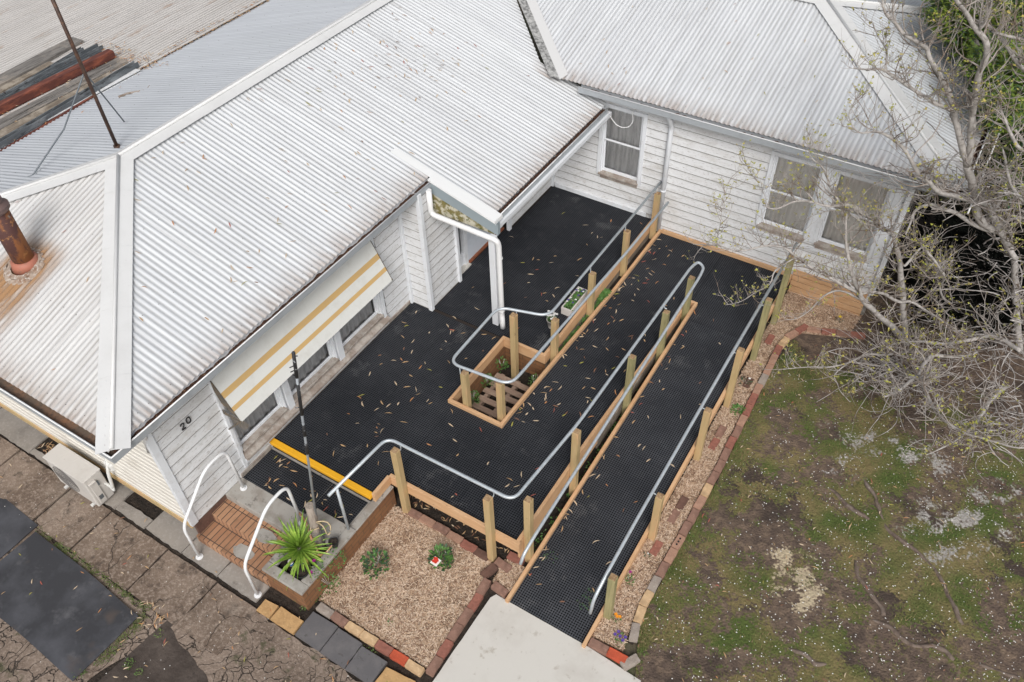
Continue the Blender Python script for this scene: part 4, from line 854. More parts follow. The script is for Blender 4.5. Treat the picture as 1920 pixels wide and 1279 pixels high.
# ------------------------------------------------------------------ leaf litter
def gumleaf(b, x, y, z, L, w, a, m, up=None, tilt=(0, 0)):
    dx, dy = math.cos(a), math.sin(a); px, py = -dy, dx; c = rnd.uniform(-.25, .25) * L; h = rnd.uniform(.003, .012)
    zf_ = (lambda X, Y: z + tilt[0] * (X - x) + tilt[1] * (Y - y))
    S_ = [(-.5, 0), (-.2, .8), (.15, 1), (.5, 0)]; L1 = []; L2 = []
    for t, ww in S_:
        cx = x + dx * t * L + px * c * (1 - 4 * t * t) * .5; cy = y + dy * t * L + py * c * (1 - 4 * t * t) * .5
        L1.append((cx + px * w * ww / 2, cy + py * w * ww / 2, zf_(cx, cy) + h * (1 - 2 * abs(t)) + .002)); L2.append((cx - px * w * ww / 2, cy - py * w * ww / 2, zf_(cx, cy) + h * (1 - 2 * abs(t)) + rnd.uniform(.002, .006)))
    b.quad([L1[0], L2[1], L1[1]], m); b.quad([L1[1], L2[1], L2[2], L1[2]], m); b.quad([L1[2], L2[2], L1[3]], m)
def rl(): return rnd.choice((0, 0, 0, 0, 1, 2, 3, 4, 4, 4, 4, 5))
# ------------------------------------------------------------------ ramp and deck
ZD, ZP, ZL = .54, .40, .34
def r1(y): return max(0.0, min(ZL, ZL * (y - 3.98) / (9.4 - 3.98)))
def r2(y): return ZD if y < 6.2 else (ZL if y > 9.4 else ZD + (ZL - ZD) * (y - 6.2) / 3.2)
ramp = empty('wheelchair_ramp', (-3.5, 7, 0), 'timber deck and switchback ramp covered in black rubber grid mats', 'ramp')
def matpiece(x0, x1, y0, y1, zfn, mt):
    b = MB(); g = .0025; n = max(1, int((y1 - y0) / .5)); P = []
    for k in range(n):
        ya, yb = y0 + g + (y1 - y0 - 2 * g) * k / n, y0 + g + (y1 - y0 - 2 * g) * (k + 1) / n
        b.quad([(x0 + g, ya, zfn(ya)), (x1 - g, ya, zfn(ya)), (x1 - g, yb, zfn(yb)), (x0 + g, yb, zfn(yb))])
    for (xa, ya, xb, yb) in ((x0 + g, y0 + g, x1 - g, y0 + g), (x1 - g, y0 + g, x1 - g, y1 - g), (x1 - g, y1 - g, x0 + g, y1 - g), (x0 + g, y1 - g, x0 + g, y0 + g)):
        b.quad([(xa, ya, zfn(ya) - .015), (xb, yb, zfn(yb) - .015), (xb, yb, zfn(yb)), (xa, ya, zfn(ya))])
    b.build('rubber_mat', mt, ramp)
def rects(x0, x1, y0, y1, dx, dy, zfn, mt):
    nx_ = max(1, round((x1 - x0) / dx)); ny_ = max(1, round((y1 - y0) / dy))
    for i in range(nx_):
        for j in range(ny_): matpiece(x0 + (x1 - x0) * i / nx_, x0 + (x1 - x0) * (i + 1) / nx_, y0 + (y1 - y0) * j / ny_, y0 + (y1 - y0) * (j + 1) / ny_, zfn, mt)
fD = lambda y: ZD + .002 * math.sin(y * 2.1)
rects(-6.63, -4.83, 4.16, 5.92, 1.0, .9, fD, M['mat'])
rects(-4.83, -2.925, 4.49, 5.92, 1.0, 1.5, fD, M['mat'])
rects(-6.63, -4.93, 5.92, 7.34, 1.0, 1.5, fD, M['mat'])
rects(-4.02, -2.925, 5.92, 6.2, 1.2, 1.5, fD, M['mat'])
rects(-4.02, -2.925, 6.2, 9.4, 1.2, 1.6, r2, M['mat'])
rects(-6.24, -4.93, 7.40, 11.22, 1.0, 1.5, fD, M['mat'])
rects(-4.93, -4.37, 7.40, 11.22, 1.0, 1.5, fD, M['mat'])
matpiece(-6.42, -6.24, 8.2, 9.68, fD, M['mat'])
rects(-4.02, -1.71, 9.80, 11.20, 1.2, 1.5, lambda y: ZL, M['mat']); rects(-4.02, -2.925, 9.4, 9.8, 1.2, .4, lambda y: ZL, M['mat'])
rects(-2.735, -1.71, 3.965, 9.4, 1.1, 1.36, r1, M['matramp']); rects(-2.735, -1.71, 9.4, 9.8, 1.2, .4, lambda y: ZL, M['mat'])
rects(-6.63, -5.52, 3.50, 4.06, 1.2, 1.2, lambda y: ZP + .004, M['mat']); rects(-5.52, -4.93, 3.64, 4.06, 1.2, 1.2, lambda y: ZP + .004, M['mat'])
# deck underlay boards
b = MB(); z = ZD - .05
for (x0, x1, y0, y1) in ((-6.65, -4.93, 4.10, 11.23), (-4.93, -2.93, 4.48, 5.93), (-4.93, -4.33, 7.40, 11.23)): b.span((x0, y0, z - .02), (x1, y1, z + .03))
for y in np.arange(5.95, 9.7, .2): b.bar((-3.5, y - .1, r2(y - .1) - .04), (-3.5, y + .1, r2(y + .1) - .04), 1.08, .03)
for y in np.arange(4.3, 9.7, .2): b.bar((-2.22, y - .1, r1(y - .1) - .04), (-2.22, y + .1, r1(y + .1) - .04), 1.02, .03)
b.span((-4.05, 9.8, ZL - .07), (-1.68, 11.22, ZL - .018))
b.build('deck_boards', M['under'], ramp)
# kerbs: (x0,y0)-(x1,y1) with floor height functions
def kerb(p0, p1, f0, f1, w=.045, up=.065, down=.10, mt='pine', name='kerb', n=1):
    b = MB(); p0 = Vector((*p0, 0)); p1 = Vector((*p1, 0)); d = (p1 - p0).normalized(); s = Vector((d.y, -d.x, 0)) * w / 2
    for k in range(n):
        a = p0.lerp(p1, k / n); c = p0.lerp(p1, (k + 1) / n); za = f0 + (f1 - f0) * k / n; zc = f0 + (f1 - f0) * (k + 1) / n
        h = up + down; b.bar(a + Vector((0, 0, za + (up - down) / 2)), c + Vector((0, 0, zc + (up - down) / 2)), w, h, bev=.003)
    return b.build(name, M[mt], ramp)
# front kerb and fascia
kerb((-4.85, 4.462), (-2.855, 4.462), ZD, ZD, down=.13)
kerb((-4.852, 4.10), (-4.852, 4.4385), ZD, ZD, down=.10)
def twoslope(x, pts, **k):
    for (ya, za), (yb, zb2) in zip(pts, pts[1:]): kerb((x, ya), (x, yb), za, zb2, **k)
twoslope(-2.898, [(4.4855, ZD), (6.2, ZD), (9.4, ZL), (9.77, ZL)])
twoslope(-2.760, [(3.975, -.0), (9.4, ZL), (9.77, ZL)], down=.06)
kerb((-2.8745, 9.75), (-2.7835, 9.75), ZL, ZL)
twoslope(-1.683, [(3.96, .0), (9.4, ZL), (11.2, ZL)], down=.08)
twoslope(-4.043, [(5.9455, ZD), (6.2, ZD), (9.4, ZL), (11.2, ZL)], down=.06)
kerb((-4.93, 5.922), (-4.02, 5.922), ZD, ZD, down=.07); kerb((-4.908, 5.9455), (-4.908, 7.3385), ZD, ZD, down=.10); kerb((-4.93, 7.362), (-4.17, 7.362), ZD, ZD, down=.12)
kerb((-4.193, 7.385), (-4.193, 11.2), ZD, ZD, down=.13); kerb((-4.02, 11.205), (-1.70, 11.205), ZL, ZL, up=.07, down=.05); kerb((-4.37, 7.0 + .45), (-4.37, 7.5), ZD, ZD, up=-.02, down=.1)
rects(-4.37, -4.218, 7.40, 11.22, 1.0, 1.5, fD, M['mat'])
# fascia boards under the deck edges
def fascia(p0, p1, z0, z1, w=.03, mt='pine'):
    b = MB(); b.bar((*p0, (z0 + z1) / 2), (*p1, (z0 + z1) / 2), w, z1 - z0, bev=.003); b.build('fascia_board', M[mt], ramp)
fascia((-4.19, 7.4), (-4.19, 11.2), .10, .405, .03, 'brownwood'); fascia((-2.90, 4.50), (-2.90, 6.6), .18, .435, .03, 'pine'); fascia((-2.90, 6.6), (-2.90, 9.75), .05, .26, .03, 'brownwood')
for y, h_ in ((.0, 0),): pass
# brick lining of the planting hole
b = MB(); b.span((-4.98, 5.86, .0), (-4.90, 7.45, .43)); b.span((-4.90, 7.385, .0), (-4.2, 7.47, .415)); b.span((-4.90, 5.86, 0), (-4.06, 5.94, .44)); b.build('brick_lining', M['planter'], ramp)
# posts
def post(x, y, zt, green=False, zb_=-.02, lean=(0, 0)):
    b = MB(); w = .09; dx, dy = lean
    ax = (Vector((1, 0, 0)), Vector((0, 1, 0)), Vector((dx, dy, 1)).normalized())
    b.box((x + dx * (zt + zb_) / 2, y + dy * (zt + zb_) / 2, (zt + zb_) / 2), (w, w, zt - zb_), ax, 0, .004)
    c = Vector((x + dx * zt, y + dy * zt, zt)); b.box(c + Vector((0, 0, .0015)), (w - .010, w - .010, .004), ax, 1)
    b.build('post', [M['postgreen' if green else 'postwood'], M['endgrain']], ramp)
post(-4.60, 4.393, 1.38); post(-3.24, 4.393, 1.39)
post(-2.83, 4.63, 1.37)
for y, z in ((5.80, 1.37), (7.40, 1.26), (8.55, 1.16), (9.50, 1.10)): post(-2.829, y, z, green=y > 7)
for x, y, z in ((-4.66, 5.995, 1.24), (-4.12, 6.05, 1.30), (-4.61, 7.19, 1.36), (-4.118, 7.53, 1.22), (-4.118, 8.68, 1.24), (-4.118, 9.87, 1.24), (-4.118, 11.03, 1.25)): post(x, y, z)
for y, z, g in ((4.46, .97, 1), (5.72, .98, 0), (7.20, 1.08, 0), (8.32, 1.22, 0), (9.42, 1.28, 1), (10.35, 1.44, 1)): post(-1.612, y, z, g)
# handrails of the ramp
def rail(pts, r=.021, fr=.12, brackets=(), name='handrail'):
    b = MB(); b.tube(fillet(pts, fr, 7), r, 12); o = b.build(name, M['galv'], ramp)
    for p, q in brackets: k = MB(); k.tube(fillet([p, (p[0], p[1], q[2]), q], .03, 3), .008, 6); k.build('bracket', M['galv'], o)
    return o
DR = 1.38
rail([(-4.87, 3.46, DR), (-4.80, 4.50, DR), (-2.97, 4.52, DR), (-2.87, 5.9, DR), (-2.86, 9.46, 1.32), (-2.82, 9.66, 1.31), (-2.70, 9.60, 1.29), (-2.68, 9.4, 1.26), (-2.66, 4.5, .93), (-2.67, 4.25, .84), (-2.68, 4.19, .70)], fr=.14,
     brackets=[((-2.87, y, z), (-2.83, y, z - .12)) for y, z in ((5.8, 1.37), (7.4, 1.36), (8.55, 1.34))] + [((-4.60, 4.50, DR), (-4.6, 4.44, DR - .1)), ((-3.24, 4.52, DR), (-3.24, 4.44, DR - .1))])
rail([(-4.155, 11.22, DR - .02), (-4.155, 7.40, DR), (-4.87, 7.20, DR), (-4.86, 5.94, DR), (-3.94, 6.02, DR), (-3.92, 6.4, 1.38), (-3.88, 9.4, 1.26), (-3.87, 10.9, 1.24)], fr=.17,
     brackets=[((-4.155, y, DR), (-4.12, y, DR - .16)) for y in (8.68, 9.87, 11.03)] + [((-4.61, 7.27, DR), (-4.61, 7.2, DR - .1)), ((-4.70, 5.955, DR), (-4.70, 5.99, DR - .16))])
rail([(-1.73, 4.18, .46), (-1.72, 4.22, .74), (-1.705, 4.5, .92), (-1.70, 5.2, 1.03), (-1.69, 8.0, 1.22), (-1.69, 10.9, 1.26)], fr=.12, brackets=[((-1.70, y, z), (-1.66, y, z - .09)) for y, z in ((5.72, 1.06), (7.2, 1.16), (8.3, 1.23), (9.4, 1.24), (10.3, 1.25))])
# leg of the free rail end
b = MB(); b.tube([(-4.875, 3.60, ZP), (-4.865, 3.60, DR)], .019, 12); b.tube([(-4.875, 3.60, ZP), (-4.875, 3.60, ZP + .012)], .048, 16); b.build('rail_leg', M['galv'], ramp)
# yellow strip at the deck edge, with its dark riser
b = MB(); b.span((-6.63, 4.062, ZD - .045), (-4.88, 4.150, ZD + .014), bev=.006); b.build('step_edge', M['yellow'], ramp)
b = MB(); b.span((-6.63, 4.09, .40), (-4.9, 4.12, ZD - .046)); b.build('step_riser', M['under'], ramp)
# ------------------------------------------------------------------ brick steps, porch slab, planter
steps = empty('brick_steps', (-6, 2.9, 0), 'worn orange brick steps leading up to the front porch slab', 'steps')
b = MB(); b.span((-6.69, 2.615, -.02), (-5.43, 3.2, .145), bev=.006); b.build('tread', M['tread'], steps)
b = MB(); b.span((-6.67, 2.915, .146), (-5.43, 3.22, .285), bev=.006); b.build('tread', M['tread'], steps)
b = MB(); b.span((-6.652, 3.19, .10), (-5.44, 3.64, ZP), bev=.006); b.span((-6.65, 3.641, .1), (-4.83, 4.10, ZP)); b.build('porch_slab', M['porch'], steps)
b = MB()
for (x, y, rx, ry, z) in ((-5.98, 2.76, .16, .09, .146), (-5.80, 3.03, .17, .09, .286)):
    N = 22; pts = []
    for k in range(N):
        a = 2 * math.pi * k / N; q = 1 + .35 * noise.noise(Vector((math.cos(a) * 2, math.sin(a) * 2, x))); pts.append((x + rx * q * math.cos(a), y + ry * q * math.sin(a)))
    b.prism(pts, z - .01, z + .008)
b.build('cement_patch', M['porch'], steps)
pl = empty('brick_planter', (-5.1, 3, 0), 'low brown brick planter wall beside the steps with a concrete top', 'planter')
b = MB(); b.span((-5.42, 2.63, -.02), (-4.80, 2.72, .40)); b.span((-5.42, 2.722, -.02), (-5.33, 3.6, .40)); b.span((-4.89, 2.722, -.02), (-4.80, 4.42, .40)); b.build('brickwork', M['planter'], pl)
b = MB()
for (x0, y0, x1, y1) in ((-5.435, 2.615, -4.785, 2.745), (-5.435, 2.747, -5.31, 3.5), (-4.915, 2.747, -4.785, 3.64), (-4.90, 3.642, -4.785, 4.42)): b.span((x0, y0, .401), (x1, y1, .452 if y1 < 3.7 else .43), bev=.008)
b.span((-5.43, 3.30, .30), (-4.9155, 3.64, .446), bev=.006)
b.build('coping', M['porch'], pl)
b = MB(); b.span((-5.33, 2.72, .2), (-4.89, 3.3, .37)); b.build('potting_soil', M['soil'], pl)
# white grab rails
def grab(x, label):
    e = empty('handrail', (x, 2.9, 0), label, 'handrail', 'white handrails beside the brick steps')
    b = MB(); b.tube(fillet([(x, 2.45, .02), (x, 2.45, .74), (x, 3.02, 1.27), (x, 3.36, 1.27), (x, 3.385, ZP)], .14, 7), .021, 12); b.build('rail', M['whiterail'], e)
    for y, z in ((2.45, .02), (3.385, ZP)): f = MB(); f.tube([(x, y, z), (x, y, z + .01)], .048, 14); f.tube([(x, y, z + .01), (x, y, z + .03)], .028, 12); f.build('foot_plate', M['whiterail'], e)
grab(-6.50, 'white bent tube handrail on the house side of the brick steps'); grab(-5.47, 'white bent tube handrail on the planter side of the brick steps')
# ------------------------------------------------------------------ edging bricks, pavers, rubber sheets
BC = {'bk_red': 'red', 'bk_bright': 'vivid red', 'bk_brown': 'brown', 'bk_tan': 'tan', 'bk_cream': 'cream', 'bk_grey': 'grey', 'bk_dark': 'dark brown'}
ORD = ['first', 'second', 'third', 'fourth', 'fifth', 'sixth', 'seventh', 'eighth', 'ninth', 'tenth', 'eleventh', 'twelfth', 'thirteenth', 'fourteenth', 'fifteenth', 'sixteenth', 'seventeenth', 'eighteenth', 'nineteenth', 'twentieth', 'twenty-first', 'twenty-second', 'twenty-third', 'twenty-fourth', 'twenty-fifth', 'twenty-sixth', 'twenty-seventh', 'twenty-eighth', 'twenty-ninth', 'thirtieth']
def brick(x, y, ang, mt, label, group, z=.0, L=.222, w=.105, h=.075, holes=False):
    bm = bmesh.new(); bmesh.ops.create_cube(bm, size=1)
    for v in bm.verts: v.co = Vector((v.co.x * L, v.co.y * w, v.co.z * h))
    bmesh.ops.bevel(bm, geom=bm.edges[:], offset=.006, segments=2, affect='EDGES')
    bmesh.ops.subdivide_edges(bm, edges=[e for e in bm.edges if e.calc_length() > .05], cuts=5, use_grid_fill=True)
    sx = rnd.uniform(0, 50); tw = rnd.uniform(-.03, .03); R2 = Matrix.Rotation(ang, 3, 'Z') @ Matrix.Rotation(tw, 3, 'X')
    for v in bm.verts:
        n = noise.noise(v.co * 14 + Vector((sx, 0, 0))); c = Vector(v.co); v.co += c.normalized() * n * .007
        v.co = R2 @ v.co
    me = bpy.data.meshes.new('brick'); bm.to_mesh(me); bm.free(); me.materials.append(M[mt])
    o = bpy.data.objects.new('brick', me); S.collection.objects.link(o); o.location = (x, y, z + h * .30 + rnd.uniform(-.004, .006))
    tag(o, label, 'brick', group)
    if holes:
        for t in (-.05, 0, .05):
            k = MB(); k.tube([(x + .0 + math.cos(ang) * t, y + math.sin(ang) * t, o.location.z + h / 2 - .002), (x + math.cos(ang) * t, y + math.sin(ang) * t, o.location.z + h / 2 + .0045)], .013, 10); q = k.build('hole', M['black'], o)
lr = ['bk_grey', 'bk_cream', 'bk_cream', 'bk_grey', 'bk_brown', 'bk_tan', 'bk_tan', 'bk_brown', 'bk_brown', 'bk_tan', 'bk_cream', 'bk_brown', 'bk_brown', 'bk_brown', 'bk_red', 'bk_brown', 'bk_tan', 'bk_red', 'bk_red', 'bk_tan', 'bk_grey', 'bk_tan', 'bk_tan', 'bk_red', 'bk_cream', 'bk_tan', 'bk_red', 'bk_tan']
LP = [(-1.215, 4.32), (-1.28, 4.56), (-1.305, 4.85), (-1.29, 6.1), (-1.28, 7.0), (-1.305, 8.1), (-1.33, 9.2), (-1.34, 9.85), (-1.27, 10.2), (-1.16, 10.44)]
def walk(P, step):
    out = []; d = 0; t = step / 2
    for a, c in zip(P, P[1:]):
        a = Vector(a); c = Vector(c); L = (c - a).length
        while t <= d + L: p = a.lerp(c, (t - d) / L); out.append((p.x, p.y, math.atan2((c - a).y, (c - a).x))); t += step
        d += L
    return out
for k, (x, y, a) in enumerate(walk(LP, .232)):
    m = lr[k % len(lr)]
    lab = f'{BC[m]} edging brick, {ORD[k]} from the concrete path along the lawn edge' if k < 14 else f'{BC[m]} edging brick, {ORD[k]} from the concrete path along the lawn edge'
    if k == 6: lab = 'tan edging brick with three round holes in the row along the lawn'
    brick(x + rnd.uniform(-.006, .006), y, a + rnd.uniform(-.04, .04), m, lab, 'bricks edging the lawn', holes=(k == 6))
brick(-1.13, 4.08, 1.05, 'bk_grey', 'grey tan brick set at an angle on the corner where lawn meets concrete path', 'bricks edging the lawn')
for k, (x, y, m) in enumerate(((-1.0, 10.50, 'bk_tan'), (-.78, 10.58, 'bk_red'), (-.57, 10.66, 'bk_brown'), (-.36, 10.74, 'bk_red'))):
    brick(x, y, .35, m, f'{BC[m]} brick in the short row under the tree, {ORD[k]} from the long row', 'bricks edging the lawn')
brick(-1.53, 4.06, .03, 'bk_brown', 'brown brick against the foot of the ramp at the concrete path', 'bricks closing the narrow bed', L=.24); brick(-1.29, 4.065, .02, 'bk_bright', 'bright orange red brick at the end of the narrow bed', 'bricks closing the narrow bed', L=.24)
for k, (x, y, m) in enumerate(((-3.06, 2.86, 'bk_brown'), (-3.07, 3.09, 'bk_red'), (-3.085, 3.32, 'bk_brown'), (-3.09, 3.545, 'bk_brown'), (-3.09, 3.77, 'bk_red'), (-3.11, 3.99, 'bk_brown'), (-3.17, 4.21, 'bk_dark'))):
    brick(x, y, 1.57 + (-.3 if k == 6 else .03), m, f'{BC[m]} brick between garden bed and concrete path, {ORD[k]} from the photo bottom', 'bricks beside the concrete path')
brick(-2.92, 4.07, -.12, 'bk_brown', 'brown brick lying across the top of the concrete path by the ramp', 'bricks beside the concrete path'); brick(-3.06, 4.37, -.1, 'bk_brown', 'brown brick between the last deck post and the corner post', 'bricks beside the concrete path'); brick(-2.97, 4.54, .1, 'bk_red', 'red brick tucked under the deck corner', 'bricks beside the concrete path')
for k, (x, y, m) in enumerate(((-4.49, 4.42, 'bk_brown'), (-4.265, 4.42, 'bk_tan'), (-4.04, 4.42, 'bk_brown'), (-3.81, 4.405, 'bk_tan'), (-3.58, 4.39, 'bk_red'), (-3.38, 4.38, 'bk_dark'))):
    brick(x, y - .02, 0 + rnd.uniform(-.03, .03), m, f'{BC[m]} brick below the front deck edge, {ORD[k]} from the brick planter', 'bricks below the deck edge')
for k, m in enumerate(('bk_grey', 'bk_brown', 'bk_cream', 'bk_cream', 'bk_red', 'bk_bright', 'bk_cream')):
    brick(-4.60 + .226 * k, 2.725, rnd.uniform(-.04, .04), m, f'{BC[m]} brick between the pavers and the garden bed, {ORD[k]} from the planter', 'bricks along the pavers')
for k, (x, y) in enumerate(((-1.5, 5.6), (-1.5, 6.15), (-1.49, 6.4), (-1.5, 7.55), (-1.5, 7.8), (-1.5, 8.9), (-1.53, 9.95))):
    brick(x, y, 1.55, ('bk_red', 'bk_brown', 'bk_dark')[k % 3], f'{("red", "brown", "dark")[k % 3]} half buried brick against the ramp posts, {ORD[k]} from the ramp foot', 'bricks against the ramp posts', z=-.02)
def paver(poly, m, lab, h=.035):
    P = rough_edge(poly, .006, .06); b = MB(); b.prism(P, -.02, h); c = Vector((sum(p[0] for p in P) / len(P), sum(p[1] for p in P) / len(P), 0))
    b.prism([(c.x + (p[0] - c.x) * .975, c.y + (p[1] - c.y) * .975) for p in P], h - .001, h + .004)
    tag(b.build('paver', M[m]), lab, 'paver', 'pavers in a row below the garden bed')
paver([(-4.72, 2.30), (-4.33, 2.295), (-4.335, 2.645), (-4.725, 2.64)], 'slate', 'charcoal square paver nearest the brick planter'); paver([(-4.315, 2.29), (-3.945, 2.29), (-3.95, 2.635), (-4.32, 2.64)], 'slate', 'middle one of three charcoal square pavers'); paver([(-3.93, 2.29), (-3.565, 2.295), (-3.56, 2.61), (-3.935, 2.61)], 'slate', 'charcoal square paver farthest from the brick planter')
paver([(-5.34, 2.29), (-5.13, 2.295), (-5.145, 2.47), (-5.345, 2.455)], 'sandstone', 'small yellow sandstone block by the foot of the white handrail'); paver([(-5.11, 2.29), (-4.745, 2.295), (-4.745, 2.48), (-5.11, 2.485)], 'sandstone', 'long yellow sandstone block next to the charcoal pavers'); paver([(-3.54, 2.30), (-3.1, 2.30), (-3.14, 2.60), (-3.53, 2.56)], 'sandstone', 'yellow sandstone block at the bottom edge of the photo by the concrete path')
def sheet(poly, lab, z=.030):
    xs = [p[0] for p in poly]; b = MB(); (x0, y0), (x1, y1), (x2, y2), (x3, y3) = poly; n1, n2 = 30, 18; g = {}
    for i in range(n1 + 1):
        for j in range(n2 + 1):
            u, v = i / n1, j / n2; x = (x0 * (1 - u) + x1 * u) * (1 - v) + (x3 * (1 - u) + x2 * u) * v; y = (y0 * (1 - u) + y1 * u) * (1 - v) + (y3 * (1 - u) + y2 * u) * v
            y += .010 * math.sin(x * 3.1) * (1 if v in (0, 1) else .5); g[i, j] = (x, y, z + .010 * noise.noise(Vector((x * 1.5, y * 1.5, 3))) + (.012 if v == 1 else 0) * noise.noise(Vector((x * 3, 0, 0))))
    for i in range(n1):
        for j in range(n2): b.quad([g[i, j], g[i + 1, j], g[i + 1, j + 1], g[i, j + 1]], 0, smooth=True)
    ring = [(i, 0) for i in range(n1)] + [(n1, j) for j in range(n2)] + [(i, n2) for i in range(n1, 0, -1)] + [(0, j) for j in range(n2, 0, -1)]
    for a, c in zip(ring, ring[1:] + ring[:1]): p, q = g[a], g[c]; b.quad([(p[0], p[1], p[2] - .012), (q[0], q[1], q[2] - .012), q, p])
    tag(b.build('rubber_sheet', M['rubber']), lab, 'rubber sheet', 'black rubber sheets on the side path')
sheet([(-9.9, .5), (-8.73, 1.02), (-8.73, 1.67), (-9.9, 1.70)], 'black rubber sheet at the left edge of the photo, partly under the next sheet', .022)
sheet([(-8.70, .585), (-6.56, .54), (-6.53, 1.49), (-8.66, 1.59)], 'large scuffed black rubber sheet lying on the cracked path', .034)
# ------------------------------------------------------------------ air conditioner
ac = empty('air_conditioner', (-8.62, 2.40, 0), 'beige outdoor air conditioner unit standing on the side path against the wall', 'air conditioner')
x0, x1, y0, y1, z0, z1 = -9.03, -8.21, 2.27, 2.53, .06, .64
b = MB(); b.span((x0, y0, z0), (x1, y1, z1 - .02), bev=.012); b.span((x1 + .0005, y0 + .04, z0 + .05), (x1 + .02, y1 - .12, z1 - .12), bev=.006); b.span((x1 + .001, y0 + .03, z1 - .12), (x1 + .035, y1 - .13, z1 - .09), bev=.004)
b.build('casing', M['ac'], ac)
b = MB(); b.span((x0 - .008, y0 - .012, z1 - .02), (x1 + .008, y1 + .008, z1), bev=.008)
for k in (1, 2, 3): b.span((x0 + .02 + .2 * k, y0 + .01, z1), (x0 + .026 + .2 * k, y1 - .02, z1 + .002))
b.build('lid', M['ac'], ac)
b = MB(); cx, cz = x0 + .30, .34
for r in (.03, .06, .09, .12, .15, .18, .21, .235): b.tube([(cx + r * math.cos(t * math.pi / 16), y0 - .006, cz + r * math.sin(t * math.pi / 16)) for t in range(33)], .003, 4, cap=False)
for t in range(8): b.bar((cx, y0 - .006, cz), (cx + .235 * math.cos(t * math.pi / 4), y0 - .006, cz + .235 * math.sin(t * math.pi / 4)), .004, .004)
b.build('fan_grille', M['acdark'], ac)
b = MB(); b.quad([(x1 + .0215, y0 + .06, .18), (x1 + .0215, y0 + .12, .18), (x1 + .0215, y0 + .12, .26), (x1 + .0215, y0 + .06, .26)]); b.quad([(x1 + .0215, y1 - .10 + .0, .42), (x1 + .0215, y1 - .125, .42), (x1 + .0215, y1 - .125, .52), (x1 + .0215, y1 - .10, .52)]); b.build('label_plate', M['bluesteel'], ac)
for x in (-8.90, -8.34): b = MB(); b.span((x - .02, y0 - .04, .024), (x + .02, y1 + .03, .058), bev=.003); b.build('foot', M['lead'], ac)
b = MB(); b.tube(fillet([(x1 - .02, y1 - .03, .35), (x1 + .12, y1 - .02, .30), (x1 + .13, y1 + .02, .60), (x1 + .08, 2.66, .80), (x1 - .05, 2.69, 1.0)], .08), .022, 10); b.tube(fillet([(x1 + .0, y1 - .01, .25), (x1 + .10, y1 - .02, .20), (x1 + .10, y1 + .04, .60)], .06), .014, 8); b.build('pipe', M['lead'], ac)
b = MB(); b.span((x1 + .02, 2.60, .60), (x1 + .19, 2.69, .74), bev=.02); b.build('cover', M['lead'], ac)
b = MB(); b.bar((-8.22, 2.665, .74), (-8.35, 2.675, 2.2), .09, .06, up=(0, 1, 0)); b.build('duct', M['lead'], ac)
# ------------------------------------------------------------------ pole, log, pots
pole = empty('pole', (-5.02, 3.27, .45), 'tall thin grey pole wrapped with peeling black tape above the planter', 'pole')
pb = Vector((-5.03, 3.28, .75)); pt = Vector((-4.90, 3.36, 2.68))
pt = at(550, 661, y=3.36); b = MB(); b.tube([pb, pt], .014, 8); b.build('shaft', M['pole_grey'], pole)
for a, c in ((.50, .56), (.60, .66), (.71, .86), (.89, 1.0)):
    b = MB(); p, q = pb.lerp(pt, a), pb.lerp(pt, c); b.tube([p, q], .0175, 8)
    for _ in range(4): r = p.lerp(q, .05 + .9 * rnd.random()); b.bar(r, r + Vector((rnd.uniform(-.05, .05), rnd.uniform(-.05, .05), rnd.uniform(-.01, .02))), .012, .003)
    b.build('tape', M['tape'], pole)
log = empty('log', (-5.0, 3.25, .45), 'short weathered upright log with wire and rope standing behind the yucca', 'log')
b = MB(); b.tube([(-5.03, 3.24, .44), (-5.04, 3.255, .8), (-5.02, 3.27, 1.12), (-5.02, 3.275, 1.30)], [.062, .058, .056, .054], 14); b.build('trunk', M['log'], log)
b = MB()
for k in range(5): z = .56 + .06 * k; b.tube([(-5.03 + .066 * math.cos(t * .52), 3.25 + .066 * math.sin(t * .52), z + .02 * math.sin(t * .52 + k)) for t in range(13)], .003, 4)
b.build('wire', M['bluesteel'], log)
b = MB(); b.tube([Vector((-4.96, 3.28, .95)) + Vector((.10 * math.cos(t * .5) + .08, .03 * math.sin(t), .12 * math.sin(t * .5))) for t in range(13)], .009, 6); b.tube([(-5.09, 3.25, .9), (-5.02, 3.18, .88), (-4.95, 3.25, .9)], .009, 6); b.build('rope', M['rope'], log)
b = MB(); b.tube([at(680, 1000 - 47, z=.75) if 0 else Vector((-5.55, 3.42, .62)), Vector((-5.3, 3.33, .66)), Vector((-5.02, 3.15, .70))], [.012, .018, .014], 7); tag(b.build('stick', M['orangebark']), 'orange stick with peeling bark leaning on the weathered log', 'stick')
b = MB(); b.tube([(-5.0, 3.15, .62), (-4.93, 3.12, .48), (-4.86, 3.18, .52), (-4.80, 3.24, .64)], [.012, .014, .012, .009], 6); b.tube([(-4.93, 3.12, .48), (-5.0, 3.06, .55)], .008, 5); tag(b.build('driftwood', M['orangebark']), 'twisted pale driftwood at the foot of the weathered log', 'driftwood')
def pot(x, y, z, r0, r1, h, mt, lab, inner='soil'):
    b = MB(); n = 24; b.tube([(x, y, z), (x, y, z + h * .9), (x, y, z + h * .9), (x, y, z + h)], [r0, r1 * .97, r1 * 1.05, r1 * 1.05], n, cap=False)
    b.tube([(x, y, z + h), (x, y, z + h - .001), (x, y, z + h * .85)], [r1 * 1.05, r1 * .92, r1 * .9], n, cap=False)
    b.quad([(x + r1 * .91 * math.cos(2 * math.pi * k / n), y + r1 * .91 * math.sin(2 * math.pi * k / n), z + h * .86) for k in range(n)], 1); b.quad([(x + r0 * math.cos(-2 * math.pi * k / n), y + r0 * math.sin(-2 * math.pi * k / n), z) for k in range(n)], 0)
    return tag(b.build('plant_pot', [M[mt], M[inner]]), lab, 'plant pot')
